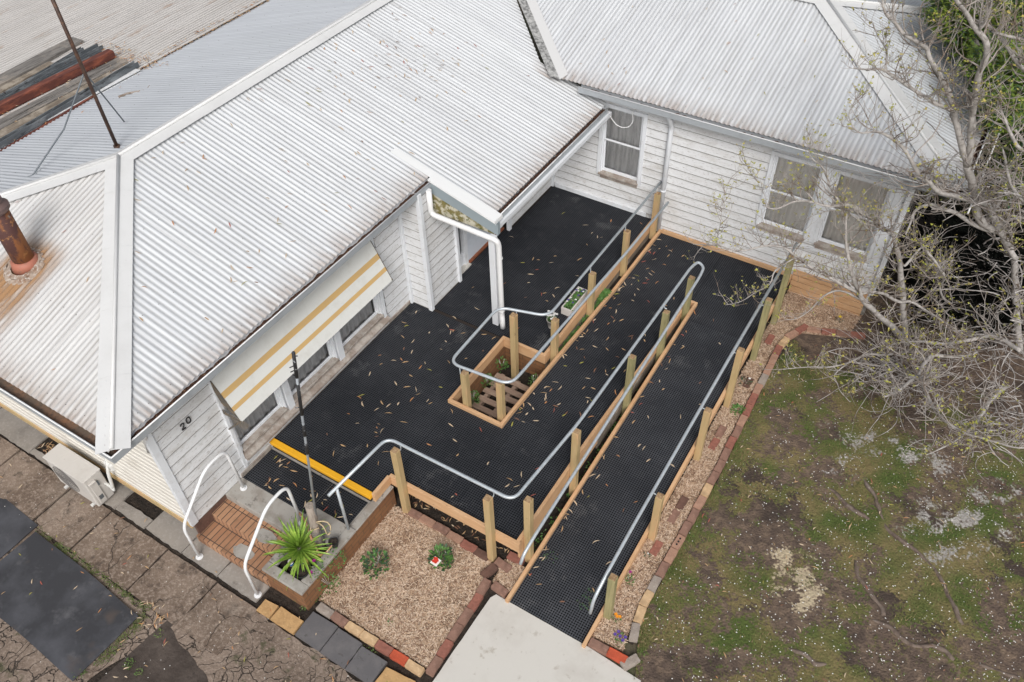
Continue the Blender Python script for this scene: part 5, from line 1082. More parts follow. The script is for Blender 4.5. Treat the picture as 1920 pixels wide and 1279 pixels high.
pot(-4.87, 3.33, .45, .045, .06, .11, 'pot_black', 'small black plastic pot beside the weathered log'); pot(-4.97, 2.84, .37, .07, .095, .13, 'pot_black', 'round black pot in the near corner of the brick planter')
b = MB(); b.tube([(-5.17, 2.86, .42), (-5.17, 2.86, .50)], .032, 14); b.tube([(-5.17, 2.86, .44), (-5.17, 2.86, .47)], .033, 14, m=1); tag(b.build('tin_can', [M['pot_white'], M['blue']]), 'small blue and white tin can in the brick planter', 'can')
# yucca: long tapered folded leaves
yc = empty('yucca', (-5.16, 3.03, .40), 'bright green spiky yucca growing in the brick planter', 'yucca')
b = MB(); b.tube([(-5.16, 3.03, .36), (-5.15, 3.03, .62)], .035, 10); b.build('stem', M['log'], yc)
b = MB(); cyc = Vector((-5.14, 3.02, .66)); GA = 2.39996
for k in range(92):
    a = k * GA; e = 1.35 - 1.75 * (k / 92) ** 1.0; L = .30 + .15 * math.sin(k * 1.7) * .4 + .12 * min(1, k / 30); L = min(L, .46); w = .021
    hd = Vector((math.cos(a), math.sin(a), 0)); sd_ = Vector((-hd.y, hd.x, 0)); p = cyc + Vector((0, 0, -.0022 * k)) + hd * .02; pts = []; n = 6
    for j in range(n + 1):
        t = j / n; ee = e - .55 * t * t * (1.1 if k > 30 else .5); pts.append(Vector(p)); p = p + (hd * math.cos(ee) + Vector((0, 0, math.sin(ee)))) * (L / n)
    for j in range(n):
        w0 = w * (1 - (j / n) ** 2.2) * (.6 + .4 * min(1, j / 1.5)); w1 = w * (1 - ((j + 1) / n) ** 2.2) + .0008; f = Vector((0, 0, .010))
        m = 1 if (k > 78 and k % 3 == 0) else 0
        b.quad([pts[j] - sd_ * w0 + f, pts[j], pts[j + 1], pts[j + 1] - sd_ * w1 + f * .6], m, smooth=True); b.quad([pts[j], pts[j] + sd_ * w0 + f, pts[j + 1] + sd_ * w1 + f * .6, pts[j + 1]], m, smooth=True)
b.build('foliage', [M['yucca'], M['yuccatip']], yc)
# small leafy plants
def leafy(name, x, y, z, r, h, n, lab, cat, mats, L=.035, flowers=(), fr=.012, group=None):
    e = empty(name, (x, y, z), lab, cat, group); b = MB()
    for k in range(n):
        a = rnd.uniform(0, 6.28); q = r * rnd.random() ** .6; zz = z + h * rnd.random() * (1 - .5 * (q / r) ** 2); px, py = x + q * math.cos(a), y + q * math.sin(a)
        c = a + rnd.uniform(-1, 1); l = L * rnd.uniform(.6, 1.2); dx, dy = math.cos(c), math.sin(c); w = l * .32; u = rnd.uniform(-.2, .7)
        b.quad([(px, py, zz), (px + dx * l * .55 - dy * w, py + dy * l * .55 + dx * w, zz + l * u * .5 + .004), (px + dx * l, py + dy * l, zz + l * u), (px + dx * l * .55 + dy * w, py + dy * l * .55 - dx * w, zz + l * u * .5 + .004)], rnd.randrange(len(mats)))
    b.build('foliage', [M[m] for m in mats], e)
    s = MB()
    for k in range(6): a = rnd.uniform(0, 6.28); s.tube([(x, y, z), (x + r * .5 * math.cos(a), y + r * .5 * math.sin(a), z + h * .8)], .004, 4)
    s.build('stem', M['twig'], e)
    for (fx_, fy_, fz_, m) in flowers:
        f = MB(); 
        for k in range(5):
            a = k * 1.2566 + fx_ * 40; f.quad([(fx_, fy_, fz_)] + [(fx_ + fr * rr * math.cos(a + t), fy_ + fr * rr * math.sin(a + t), fz_ + .004) for rr, t in ((.8, -.6), (1.15, 0), (.8, .6))])
        f.build('flower', M[m], e)
    return e
leafy('rose_bush', -4.44, 3.52, 0, .16, .32, 190, 'dark green rose bush with reddish new leaves in the garden bed', 'rose bush', ['plantd', 'plantd', 'plantg'], .05)
rb = leafy('shrub', -3.76, 4.02, 0, .13, .34, 260, 'glossy green shrub with a white and red tag in the garden bed', 'shrub', ['plantg', 'plantg', 'plantd'], .055)
b = MB(); tx, ty, tz = -3.72, 3.86, .30
b.quad([(tx - .06, ty - .045, tz - .01), (tx + .05, ty - .06, tz + .01), (tx + .065, ty + .035, tz + .03), (tx - .04, ty + .05, tz + .02)]); 
for _ in range(14): q = rnd.uniform(-.03, .03); w_ = rnd.uniform(-.03, .03); b.quad([(tx + q + .018 * math.cos(t), ty + w_ + .018 * math.sin(t), tz + .024 + rnd.uniform(0, .01)) for t in (0, 1.2, 2.4, 3.6, 4.9)], 1)
b.build('tag', [M['petal_white'], M['petal_red']], rb)
leafy('seedling', -3.84, 3.02, 0, .035, .05, 24, 'tiny green seedling near the brick row of the garden bed', 'seedling', ['plantg'], .025)
leafy('leafy_plant', -1.43, 8.30, 0, .09, .10, 90, 'small bright green leafy plant in the wood chips beside the upper ramp', 'plant', ['plantg'], .045)
p = G(1395, 773)
leafy('pansy', -1.50, 4.47, 0, .05, .07, 26, 'orange pansy in the wood chips near the ramp foot', 'pansy', ['plantg'], .025, [(-1.50 + dx, 4.47 + dy, .10, 'petal_or') for dx, dy in ((0, 0), (.03, .015), (-.025, .02))], .022)
leafy('pansy', -1.36, 4.27, 0, .08, .07, 50, 'cluster of purple pansies near the bright orange red brick', 'pansy', ['plantg'], .028, [(-1.36 + dx, 4.27 + dy, .10, 'petal_pur') for dx, dy in ((0, 0), (.05, -.03), (-.04, .04), (.06, .02), (-.06, -.01))], .022)
p = G(1214, 1044); leafy('pansy', p.x, p.y, 0, .04, .06, 20, 'dark tiny seedling with a white flower halfway down the narrow bed', 'pansy', ['plantd'], .025, [(p.x, p.y, .08, 'petal_white')], .012)
p = G(1402, 723); leafy('rose_bush', p.x - .05, p.y, 0, .09, .12, 50, 'dark small rose with one pink bloom in the narrow bed', 'rose bush', ['plantd'], .035, [(p.x, p.y, .16, 'petal_white')], .02)
p = G(1572, 603); leafy('daisy', p.x, p.y, 0, .05, .08, 30, 'single yellow daisy in front of the timber skirting', 'daisy', ['plantd'], .03, [(p.x, p.y, .11, 'petal_yel')], .028)
p = G(1185, 1050); leafy('petunia', -1.60, 5.02, 0, .06, .09, 40, 'small plant with a magenta flower against the ramp kerb', 'petunia', ['plantg'], .028, [(-1.62, 5.08, .11, 'petal_mag')], .02)
leafy('petunia', -4.84, 2.95, .42, .11, .10, 80, 'trailing petunia with magenta flowers in the planter corner', 'petunia', ['plantg'], .028, [(-4.82, 2.86, .56, 'petal_mag'), (-4.90, 3.0, .55, 'petal_mag')], .024)
leafy('petunia', -5.32, 2.95, .40, .10, .12, 80, 'petunia with one magenta flower on the steps side of the planter', 'petunia', ['plantg'], .028, [(-5.42, 2.97, .50, 'petal_mag')], .024)
leafy('trailing_plant', -4.80, 3.22, .34, .14, .14, 120, 'trailing green plant spilling over the outer side of the planter wall', 'plant', ['plantg'], .03)
leafy('trailing_plant', -4.74, 2.98, .12, .13, .2, 110, 'green weeds hanging low on the planter brickwork above the garden bed', 'plant', ['plantg'], .03)
# planting hole: pallet, ivy
pa = empty('pallet', (-4.45, 6.6, .05), 'old wooden pallet lying at the bottom of the planting hole', 'pallet')
for k in range(7): b = MB(); b.bar((-4.82 + .01 * math.sin(k * 3), 5.99 + .165 * k, .135 + .004 * k), (-4.12, 6.01 + .165 * k + .02 * math.sin(k * 2), .14), .095, .02, bev=.003); b.build('slat', M['pallet'], pa)
for x in (-4.75, -4.47, -4.18): b = MB(); b.span((x - .03, 5.97, .03), (x + .03, 7.08, .122), bev=.003); b.build('bearer', M['pallet'], pa)
b = MB(); b.bar((-4.80, 6.06, .18), (-4.55, 6.02, .19), .10, .045, bev=.004); tag(b.build('timber_offcut', M['pallet']), 'short block of old timber lying on the pallet', 'timber offcut')
leafy('ivy', -4.83, 6.35, .12, .10, .30, 170, 'green creeper growing up the house side of the planting hole', 'creeper', ['plantg'], .03); leafy('ivy', -4.83, 6.75, .15, .09, .28, 120, 'green creeper in the middle of the planting hole side wall', 'creeper', ['plantg'], .03); leafy('ivy', -4.80, 7.12, .2, .09, .22, 90, 'green creeper in the far corner of the planting hole', 'creeper', ['plantg'], .03)
leafy('ivy', -4.18, 7.10, .12, .11, .30, 120, 'creeper with tiny white flowers on the ramp side of the planting hole', 'creeper', ['plantg'], .03, [(-4.2, 7.05, .42, 'petal_white'), (-4.15, 6.98, .38, 'petal_white')], .01)
b = MB()
for k in range(230):
    y = rnd.uniform(7.5, 9.3); tuft(b, -4.12 + rnd.uniform(-.045, .045), y, .33 + rnd.uniform(-.02, .06), .03, 8, .026)
for k in range(40): tuft(b, -4.12 + rnd.uniform(-.04, .04), rnd.uniform(9.0, 9.25), .42, .04, 12, .03)
for k in range(70): tuft(b, -2.83 + rnd.uniform(-.04, .04), rnd.uniform(4.7, 9.6), .0, .05, 8, .03)
for px, py in ((1032, 1050), (1108, 1120), (1095, 1135)): q = G(px, py); tuft(b, q.x, q.y, r1(q.y) + .0, .10, 18, .035, m=1, up=.2)
tag(b.build('creeping_plants', [M['plantg'], M['plantd']]), 'low green creepers filling the narrow gap behind the inner kerb', 'creepers', kind='stuff')
b = MB(); b.span((-4.165, 7.40, .0), (-4.07, 11.2, .30)); b.build('potting_soil', M['soil'], ramp)
# flower pots on the deck
pot(-4.42, 7.98, ZD, .055, .08, .16, 'pot_white', 'white round pot holding daisies on the deck by the kerb')
leafy('daisy', -4.42, 7.98, ZD + .14, .07, .10, 70, 'white daisies with dark centres growing in the white round pot', 'daisies', ['plantg'], .03, [(-4.42 + .07 * math.cos(a * 2.4) * (.4 + .08 * a), 7.98 + .07 * math.sin(a * 2.4) * (.4 + .08 * a), ZD + .26 + .02 * math.sin(a), 'petal_white') for a in range(11)], .024)
b = MB()
x0, x1, y0, y1 = -4.44, -4.26, 8.30, 8.86
for p0, p1 in (((x0, y0, ZD + .006), (x1, y0 + .02, ZD + .15)), ((x0, y1 - .02, ZD + .006), (x1, y1, ZD + .15)), ((x0, y0 + .021, ZD + .006), (x0 + .02, y1 - .021, ZD + .15)), ((x1 - .02, y0 + .021, ZD + .006), (x1, y1 - .021, ZD + .15))): b.span(p0, p1, bev=.004)
b.span((x0 + .021, y0 + .021, ZD + .01), (x1 - .021, y1 - .021, ZD + .11), m=1)
tag(b.build('flower_trough', [M['pot_white'], M['soil']]), 'long white trough of pansies on the deck by the kerb', 'planter')
leafy('pansy', -4.35, 8.58, ZD + .11, .20, .10, 10, 'purple and white pansies growing in the long white trough', 'pansies', ['plantg'], .03)
pz = bpy.data.objects[-1] if 0 else None
b = MB(); pe = [o for o in S.objects if o.name.startswith('pansy') and o.type == 'EMPTY'][-1]
for k in range(150): tuft(b, rnd.uniform(-4.42, -4.28), rnd.uniform(8.33, 8.83), ZD + .12, .02, 3, .035)
b.build('foliage', M['plantg'], pe)
for k in range(12):
    f = MB(); fx_, fy_ = rnd.uniform(-4.41, -4.29), rnd.uniform(8.34, 8.82); a = rnd.random()
    for q in range(5): f.quad([(fx_, fy_, ZD + .18)] + [(fx_ + .018 * rr * math.cos(q * 1.2566 + t), fy_ + .018 * rr * math.sin(q * 1.2566 + t), ZD + .185) for rr, t in ((.8, -.6), (1.15, 0), (.8, .6))])
    f.build('flower', M['petal_white' if k % 2 else 'petal_pur'], pe)
# ------------------------------------------------------------------ fallen leaves
b = MB()
for k in range(340):
    m = rnd.random(); z = None
    if m < .36: x, y = rnd.uniform(-6.5, -3.0), rnd.uniform(4.2, 11.1)
    elif m < .60: y = rnd.uniform(6.0, 11); x = rnd.uniform(-4.0, -2.95) if rnd.random() < .45 else -3.99 + rnd.random() ** 3 * .4
    elif m < .76: y = rnd.uniform(4.2, 9.6); x = -2.71 + rnd.random() ** 3.2 * .9
    elif m < .90: x, y = rnd.uniform(-6.5, -5.0), rnd.uniform(3.6, 7.3)
    else: x, y = rnd.uniform(-6.5, -4.95), rnd.uniform(3.55, 4.03)
    if -4.95 < x < -4.03 and 5.88 < y < 7.42: continue
    if -4.24 < x < -4.0 and y > 7.3: continue
    if x > -4.85 and y < 4.5 and x < -2.8: continue
    if -2.95 < x < -2.72 and y < 9.8: continue
    if x < -6.22 and y > 7.3: continue
    if y < 4.06: z = ZP + .006
    elif x > -2.74: z = r1(y) + .002
    elif x > -4.03: z = r2(y) + .003
    elif x > -6.6: z = ZD + .004
    if z is None or (x > -4.85 and y < 4.07 and x < -2.8): continue
    gumleaf(b, x, y, z, rnd.uniform(.045, .125), rnd.uniform(.010, .021), rnd.uniform(0, 6.28), rl())
tag(b.build('fallen_leaves', LF), 'dry tan and red gum leaves scattered over the black ramp mats', 'leaves', kind='stuff')
b = MB()
for k in range(210):
    x, y = rnd.uniform(-9.0, -6.4), rnd.uniform(2.4, 10.8)
    if y < 2.2 + (-6.4 - x) + .3: continue
    if rnd.random() < .5: x, y = rnd.gauss(-8.0, .6), rnd.gauss(9.3, 1.0)
    if not (-9.0 < x < -6.4 and y < 10.8): continue
    gumleaf(b, x, y, zf(x) + .009, rnd.uniform(.05, .12), rnd.uniform(.010, .018), rnd.gauss(.0, .7), rl(), tilt=(-T, 0))
for k in range(40):
    x, y = rnd.uniform(-5.9, -.5), rnd.uniform(11.2, 13.7)
    if y < 11.2 or x > -.2 - (y - 11): continue
    gumleaf(b, x, y, zw(y) + .009, rnd.uniform(.05, .10), .013, rnd.gauss(1.57, .6), rl(), tilt=(0, TW))
for k in range(16):
    x, y = rnd.uniform(-10.5, -7.5), rnd.uniform(2.4, 4.2)
    if abs(x + 9.2) > 2.9 - (y - 2.1): continue
    gumleaf(b, x, y, zs(y) + .009, rnd.uniform(.05, .09), .013, rnd.gauss(1.57, .5), rl(), tilt=(0, T))
for k in range(900):
    t = rnd.random()
    if t < .40: x, y = rnd.gauss(-12.62, .05), rnd.uniform(7.0, 12.0)
    elif t < .6: x, y = rnd.gauss(-12.75, .10), rnd.uniform(5.0, 8.0)
    elif t < .8: x, y = rnd.gauss(-13.1, .5), rnd.gauss(8.1, .12)
    else: x, y = rnd.gauss(-13.2, .4), rnd.uniform(5, 8)
    gumleaf(b, x, y, (2.755 if x < -12.66 else zb(x) + .012) + rnd.uniform(0, .02), rnd.uniform(.05, .11), .014, rnd.uniform(0, 6.28), rnd.choice((0, 1, 5, 0, 4)))
tag(b.build('fallen_leaves', LF), 'dry leaves lying on the corrugated roofs and around the stacked timber', 'leaves', kind='stuff')
b = MB()
for k in range(230): y = rnd.uniform(3.6, 10.4); x = lawn_edge(y) + rnd.random() * 4.4; gumleaf(b, x, y, .035, rnd.uniform(.04, .10), rnd.uniform(.009, .016), rnd.uniform(0, 6.28), rl())
for k in range(110): x = rnd.uniform(-10, -3.4); y = rnd.uniform(.7, 2.5); gumleaf(b, x, y, .035, rnd.uniform(.04, .09), .013, rnd.uniform(0, 6.28), rl())
for k in range(160): gumleaf(b, rnd.uniform(-9.6, -8.95) if k % 2 else rnd.uniform(-4.7, -2.95), 0, 0, .001, .001, 0, 0) if 0 else None
for k in range(330):
    if k < 140: x, y = rnd.uniform(-9.85, -9.0), rnd.uniform(2.46, 2.64); z = .012
    else: x, y = rnd.uniform(-4.7, -2.95), rnd.uniform(4.5, 4.95); z = .01
    gumleaf(b, x, y, z + rnd.uniform(0, .03), rnd.uniform(.05, .1), .015, rnd.uniform(0, 6.28), rnd.choice((0, 4, 5, 5, 0)))
for k in range(26): x, y = rnd.uniform(-6.7, -6.2), rnd.uniform(1.4, 1.7); gumleaf(b, x, y, .04, .08, .012, rnd.uniform(0, 6.28), rnd.choice((0, 1, 4)))
tag(b.build('fallen_leaves', LF), 'dry leaves scattered over the lawn, the side path and below the deck', 'leaves', kind='stuff')
# ------------------------------------------------------------------ bare tree with young leaves
tree = empty('bare_tree', (1.9, 11.7, 0), 'pale grey bare branched tree with yellow green buds at the house corner', 'tree')
LIMBS = [
 [(1912, 660, 0, .062), (1906, 580, .8, .058), (1904, 520, 1.4, .055), (1900, 480, 1.8, .052), (1876, 435, 2.3, .05)],
 [(1876, 435, 2.3, .07), (1862, 405, 2.7, .055), (1850, 385, 2.9, .05), (1836, 378, 3.0, .048)],
 [(1876, 435, 2.3, .05), (1842, 418, 2.6, .062), (1832, 395, 2.8, .066), (1824, 350, 3.2, .064), (1813, 310, 3.6, .055)],
 [(1813, 310, 3.6, .055), (1800, 260, 4.0, .048), (1790, 215, 4.3, .043), (1785, 190, 4.5, .04), (1760, 140, 4.9, .034), (1742, 105, 5.1, .03), (1735, 88, 5.2, .028), (1700, 68, 5.4, .024), (1680, 45, 5.5, .02), (1660, 22, 5.6, .015), (1655, 0, 5.7, .01)],
 [(1813, 310, 3.6, .055), (1822, 250, 4.1, .05), (1823, 190, 4.5, .044), (1808, 168, 4.7, .03)],
 [(1790, 208, 4.4, .028), (1760, 197, 4.5, .026), (1730, 180, 4.6, .024), (1700, 160, 4.7, .021), (1670, 140, 4.8, .019), (1655, 130, 4.85, .016), (1620, 130, 4.9, .011), (1600, 128, 5, .007)],
 [(1660, 130, 4.85, .013), (1662, 95, 5.0, .011), (1645, 65, 5.1, .009), (1635, 40, 5.2, .006)],
 [(1823, 230, 4.2, .045), (1833, 150, 4.9, .042), (1852, 94, 5.3, .038), (1833, 59, 5.5, .034), (1811, 25, 5.7, .028), (1793, 0, 5.9, .024), (1780, -30, 6, .018)],
 [(1833, 59, 5.5, .02), (1845, 45, 5.6, .016), (1855, 20, 5.7, .013), (1862, -10, 5.8, .009)],
 [(1960, 150, 4.6, .035), (1915, 125, 5.0, .03), (1893, 95, 5.2, .027), (1872, 65, 5.3, .02), (1850, 45, 5.4, .014), (1830, 38, 5.4, .01)],
 [(1876, 435, 2.3, .05), (1835, 425, 2.5, .042), (1811, 411, 2.6, .036), (1793, 399, 2.7, .034), (1762, 389, 2.75, .03), (1746, 384, 2.8, .026), (1727, 388, 2.8, .02), (1715, 398, 2.75, .017), (1709, 415, 2.7, .014), (1698, 440, 2.6, .01)],
 [(1876, 435, 2.3, .045), (1860, 395, 2.7, .042), (1840, 382, 2.9, .042), (1814, 374, 3.05, .038), (1789, 368, 3.15, .038), (1763, 360, 3.25, .036), (1734, 335, 3.5, .034), (1718, 319, 3.6, .032), (1702, 290, 3.8, .028), (1690, 274, 3.9, .025), (1673, 260, 4.0, .022), (1657, 252, 4.05, .018), (1641, 247, 4.1, .014), (1610, 248, 4.15, .010), (1594, 227, 4.25, .008), (1594, 207, 4.35, .006), (1615, 170, 4.6, .004)],
 [(1697, 645, 0, .075), (1695, 600, .5, .062), (1693, 553, 1.0, .055), (1690, 513, 1.4, .05), (1687, 486, 1.7, .045), (1681, 462, 1.95, .04), (1675, 440, 2.1, .036), (1660, 430, 2.2, .032), (1640, 415, 2.4, .03), (1624, 404, 2.45, .034), (1603, 389, 2.6, .034), (1579, 385, 2.65, .03), (1550, 386, 2.65, .024), (1520, 378, 2.7, .018), (1490, 378, 2.7, .014), (1455, 392, 2.6, .010), (1430, 385, 2.6, .007)],
 [(1675, 440, 2.1, .02), (1644, 425, 2.3, .018), (1620, 419, 2.35, .015), (1590, 400, 2.45, .012), (1560, 395, 2.45, .008), (1530, 402, 2.4, .005)],
 [(1579, 385, 2.65, .018), (1562, 362, 2.85, .015), (1553, 340, 3.0, .013), (1545, 318, 3.15, .011), (1525, 300, 3.3, .009), (1517, 285, 3.4, .007), (1530, 262, 3.6, .004)],
 [(1530, 381, 2.7, .012), (1500, 350, 2.85, .010), (1470, 345, 2.85, .008), (1440, 350, 2.8, .007), (1412, 330, 2.85, .005), (1395, 300, 3.0, .004)],
 [(1697, 640, .05, .065), (1672, 612, .5, .055), (1646, 590, .8, .05), (1624, 570, 1.05, .048), (1611, 546, 1.3, .042), (1598, 516, 1.6, .034), (1590, 483, 1.85, .03), (1587, 463, 2.0, .026), (1585, 430, 2.3, .018), (1588, 400, 2.55, .012)],
 [(1611, 550, 1.25, .032), (1581, 535, 1.4, .03), (1548, 516, 1.55, .028), (1526, 505, 1.65, .026), (1493, 481, 1.85, .024), (1471, 465, 2.0, .018), (1434, 461, 2.0, .015), (1395, 470, 1.95, .012), (1366, 467, 1.95, .009), (1344, 461, 2.0, .007), (1300, 458, 2.05, .005)],
 [(1344, 461, 2.0, .007), (1346, 440, 2.15, .006), (1351, 419, 2.3, .005), (1355, 384, 2.55, .004), (1367, 340, 2.8, .003)],
 [(1491, 483, 1.85, .012), (1454, 507, 1.7, .011), (1443, 533, 1.55, .010), (1417, 548, 1.5, .008), (1390, 565, 1.4, .005), (1360, 572, 1.4, .004)],
 [(1611, 552, 1.2, .026), (1640, 548, 1.15, .028), (1661, 553, 1.05, .03), (1687, 566, .9, .03), (1707, 566, .95, .026), (1726, 576, .9, .02), (1750, 590, .8, .014), (1780, 610, .7, .009)],
 [(1611, 560, 1.15, .02), (1575, 545, 1.2, .016), (1545, 555, 1.1, .013), (1520, 580, .9, .010), (1495, 597, .75, .006), (1470, 600, .7, .004)],
 [(1913, 658, 1.2, .035), (1885, 640, 1.15, .035), (1862, 630, 1.1, .036), (1831, 635, 1.05, .034), (1796, 642, 1.0, .03), (1761, 644, .95, .026), (1726, 640, .9, .02), (1690, 642, .8, .012), (1660, 650, .7, .007)],
 [(1831, 660, 1.0, .02), (1808, 668, 1.0, .026), (1770, 668, 1.05, .03), (1749, 666, 1.1, .034), (1735, 680, 1.15, .034), (1723, 701, 1.15, .034), (1707, 715, 1.2, .03), (1688, 731, 1.2, .022), (1667, 741, 1.2, .015), (1655, 745, 1.2, .008)],
 [(1723, 705, 1.2, .024), (1737, 738, 1.3, .026), (1751, 766, 1.35, .024), (1772, 790, 1.4, .022), (1808, 811, 1.4, .018), (1855, 825, 1.4, .014), (1901, 839, 1.4, .012), (1930, 839, 1.4, .010)],
 [(1885, 725, 1.2, .034), (1859, 748, 1.25, .03), (1845, 771, 1.3, .026), (1826, 799, 1.3, .022), (1803, 816, 1.3, .016), (1779, 834, 1.3, .012), (1737, 853, 1.3, .006)],
 [(1826, 799, 1.3, .014), (1822, 830, 1.25, .010), (1808, 848, 1.2, .006)],
 [(1697, 660, .5, .02), (1660, 665, .8, .018), (1625, 665, .9, .015), (1591, 680, 1.0, .013), (1558, 688, 1.05, .012), (1519, 688, 1.05, .009), (1461, 693, 1.0, .005)],
 [(1591, 680, 1.0, .010), (1565, 702, .95, .009), (1570, 720, .9, .007), (1576, 734, .9, .006), (1594, 754, .85, .004)],
 [(1733, 470, .0, .03), (1735, 520, .6, .02), (1765, 508, 1.6, .022), (1740, 475, 1.9, .018), (1730, 462, 2.0, .015), (1700, 495, 1.8, .02), (1695, 497, 1.8, .016)],
 [(1768, 512, 1.5, .02), (1770, 525, 1.3, .022), (1762, 538, 1.1, .016), (1770, 560, .9, .018), (1785, 570, .8, .012)],
 [(1905, 486, 1.8, .05), (1890, 462, 2.0, .045), (1874, 431, 2.4, .05), (1858, 400, 2.7, .045), (1845, 385, 2.8, .04)],
 [(1874, 426, 2.4, .02), (1890, 412, 2.6, .022), (1925, 408, 2.7, .022)], [(1960, 640, 1.6, .03), (1925, 610, 1.8, .02), (1895, 600, 1.9, .012)],
 [(1960, 290, 4.0, .03), (1915, 280, 4.2, .026), (1895, 250, 4.3, .02), (1885, 225, 4.5, .015), (1870, 190, 4.6, .01)], [(1950, 400, 3.2, .03), (1912, 370, 3.5, .026), (1893, 340, 3.6, .02), (1885, 300, 3.8, .014), (1880, 280, 3.9, .01)], [(1950, 80, 5.2, .02), (1900, 70, 5.4, .018), (1860, 60, 5.4, .012)]]
tw = MB(); bud = MB(); WI = random.Random(5)
def youngleaf(p, s):
    for _ in range(WI.choice((3, 4, 5))):
        a = WI.uniform(0, 6.28); u = WI.uniform(-.1, .9); l = s * WI.uniform(.6, 1.3); d = Vector((math.cos(a), math.sin(a), u)).normalized(); sd_ = d.cross(Vector((WI.uniform(-1, 1), WI.uniform(-1, 1), 1))).normalized() * l * .33
        bud.quad([p, p + d * l * .55 + sd_, p + d * l, p + d * l * .55 - sd_], 0)
def twig(p, d, L, r, lev):
    pts = [Vector(p)]; n = 4 if lev else 5; R = []
    for k in range(n):
        d = (d + Vector((WI.uniform(-.34, .34), WI.uniform(-.34, .34), WI.uniform(-.15, .38)))).normalized(); pts.append(pts[-1] + d * L / n)
    R = [r * (1 - .6 * k / n) for k in range(n + 1)]
    if min((q - CL).length for q in pts) < 3: return
    tw.tube(pts, R, 4 if r < .006 else 5, cap=False)
    if lev < 2:
        for k in range(1, n):
            if WI.random() < (.85 if lev == 0 else .55):
                s = Vector((WI.uniform(-1, 1), WI.uniform(-1, 1), WI.uniform(-.2, .8))).normalized(); twig(pts[k], (d * .6 + s).normalized(), L * WI.uniform(.35, .65), R[k] * .7, lev + 1)
    if WI.random() < .34:
        youngleaf(pts[-1], WI.uniform(.016, .036))
    tw.tube([pts[-1], pts[-1] + d * .018], [R[-1] * 1.8, R[-1]], 4)
for li, L in enumerate(LIMBS):
    P = [at(p[0], p[1], z=p[2]) for p in L]; R = [p[3] * (.82 if p[3] > .02 else .95) for p in L]; Q = []; RR = []
    for i in range(len(P) - 1):       # Catmull-Rom smoothing plus small knots
        p0, p1, p2, p3 = P[max(i - 1, 0)], P[i], P[i + 1], P[min(i + 2, len(P) - 1)]; n = 4
        for k in range(n):
            t = k / n; q = .5 * ((2 * p1) + (p2 - p0) * t + (2 * p0 - 5 * p1 + 4 * p2 - p3) * t * t + (3 * p1 - p0 - 3 * p2 + p3) * t ** 3)
            r = R[i] + (R[i + 1] - R[i]) * t; q = q + Vector((noise.noise(q * 5), noise.noise(q * 5 + Vector((9, 0, 0))), noise.noise(q * 5 + Vector((0, 9, 0))))) * min(.02, r * .5); Q.append(q); RR.append(r * (1 + .16 * noise.noise(q * 9)))
    Q.append(P[-1]); RR.append(R[-1]); b = MB(); b.tube(Q, RR, 12 if max(R) > .03 else 7); b.build('trunk' if li == 0 else 'branch', M['bark'], tree)
    acc = 0
    for a, c, r in zip(Q, Q[1:], RR):
        acc += (c - a).length; step = .060 if r < .02 else (.078 if r < .035 else .12)
        while acc > step:
            acc -= step
            if r > .06 and WI.random() < .6: continue
            d = (c - a).normalized(); s = Vector((WI.uniform(-1, 1), WI.uniform(-1, 1), WI.uniform(-.35, .9))).normalized()
            twig(a.lerp(c, WI.random()), (d * .5 + s).normalized(), WI.uniform(.22, .68) * (1.0 if r > .012 else .6), max(.0052, min(.0105, r * .42)), 0)
tw.build('twigs', M['twig'], tree)['kind'] = 'stuff'
bud.build('young_leaves', M['bud'], tree)['kind'] = 'stuff'
ROOTS = [[(660, 105), (700, 170), (745, 230), (760, 290), (790, 390), (870, 460), (960, 520), (1040, 600), (1100, 670), (1150, 780), (1200, 880), (1250, 980)], [(450, 150), (520, 210), (590, 280), (650, 320), (730, 360)], [(615, 580), (640, 680), (720, 780), (770, 850), (795, 920)], [(725, 925), (800, 960), (870, 1020), (960, 1070), (1060, 1070), (1130, 1100), (1200, 1170)], [(1330, 1180), (1400, 1200), (1500, 1240), (1600, 1279)], [(240, 1080), (330, 1130), (400, 1180), (480, 1185)]]
for RT in ROOTS:
    P = [G(1400 + x / 3.052, 860 + y / 3.052) for x, y in RT]; pts = []
    for a, c in zip(P, P[1:]):
        for k in range(4): q = a.lerp(c, k / 4); pts.append(q + Vector((noise.noise(q * 6) * .03, noise.noise(q * 6 + Vector((5, 0, 0))) * .03, -.004 + .022 * noise.noise(q * 4))))
    b = MB(); b.tube(pts, [.030 * (1 + .35 * noise.noise(q * 8)) * min(1, .35 + .3 * min(i, len(pts) - i)) for i, q in enumerate(pts)], 8); b.build('surface_root', M['rootb'], tree)
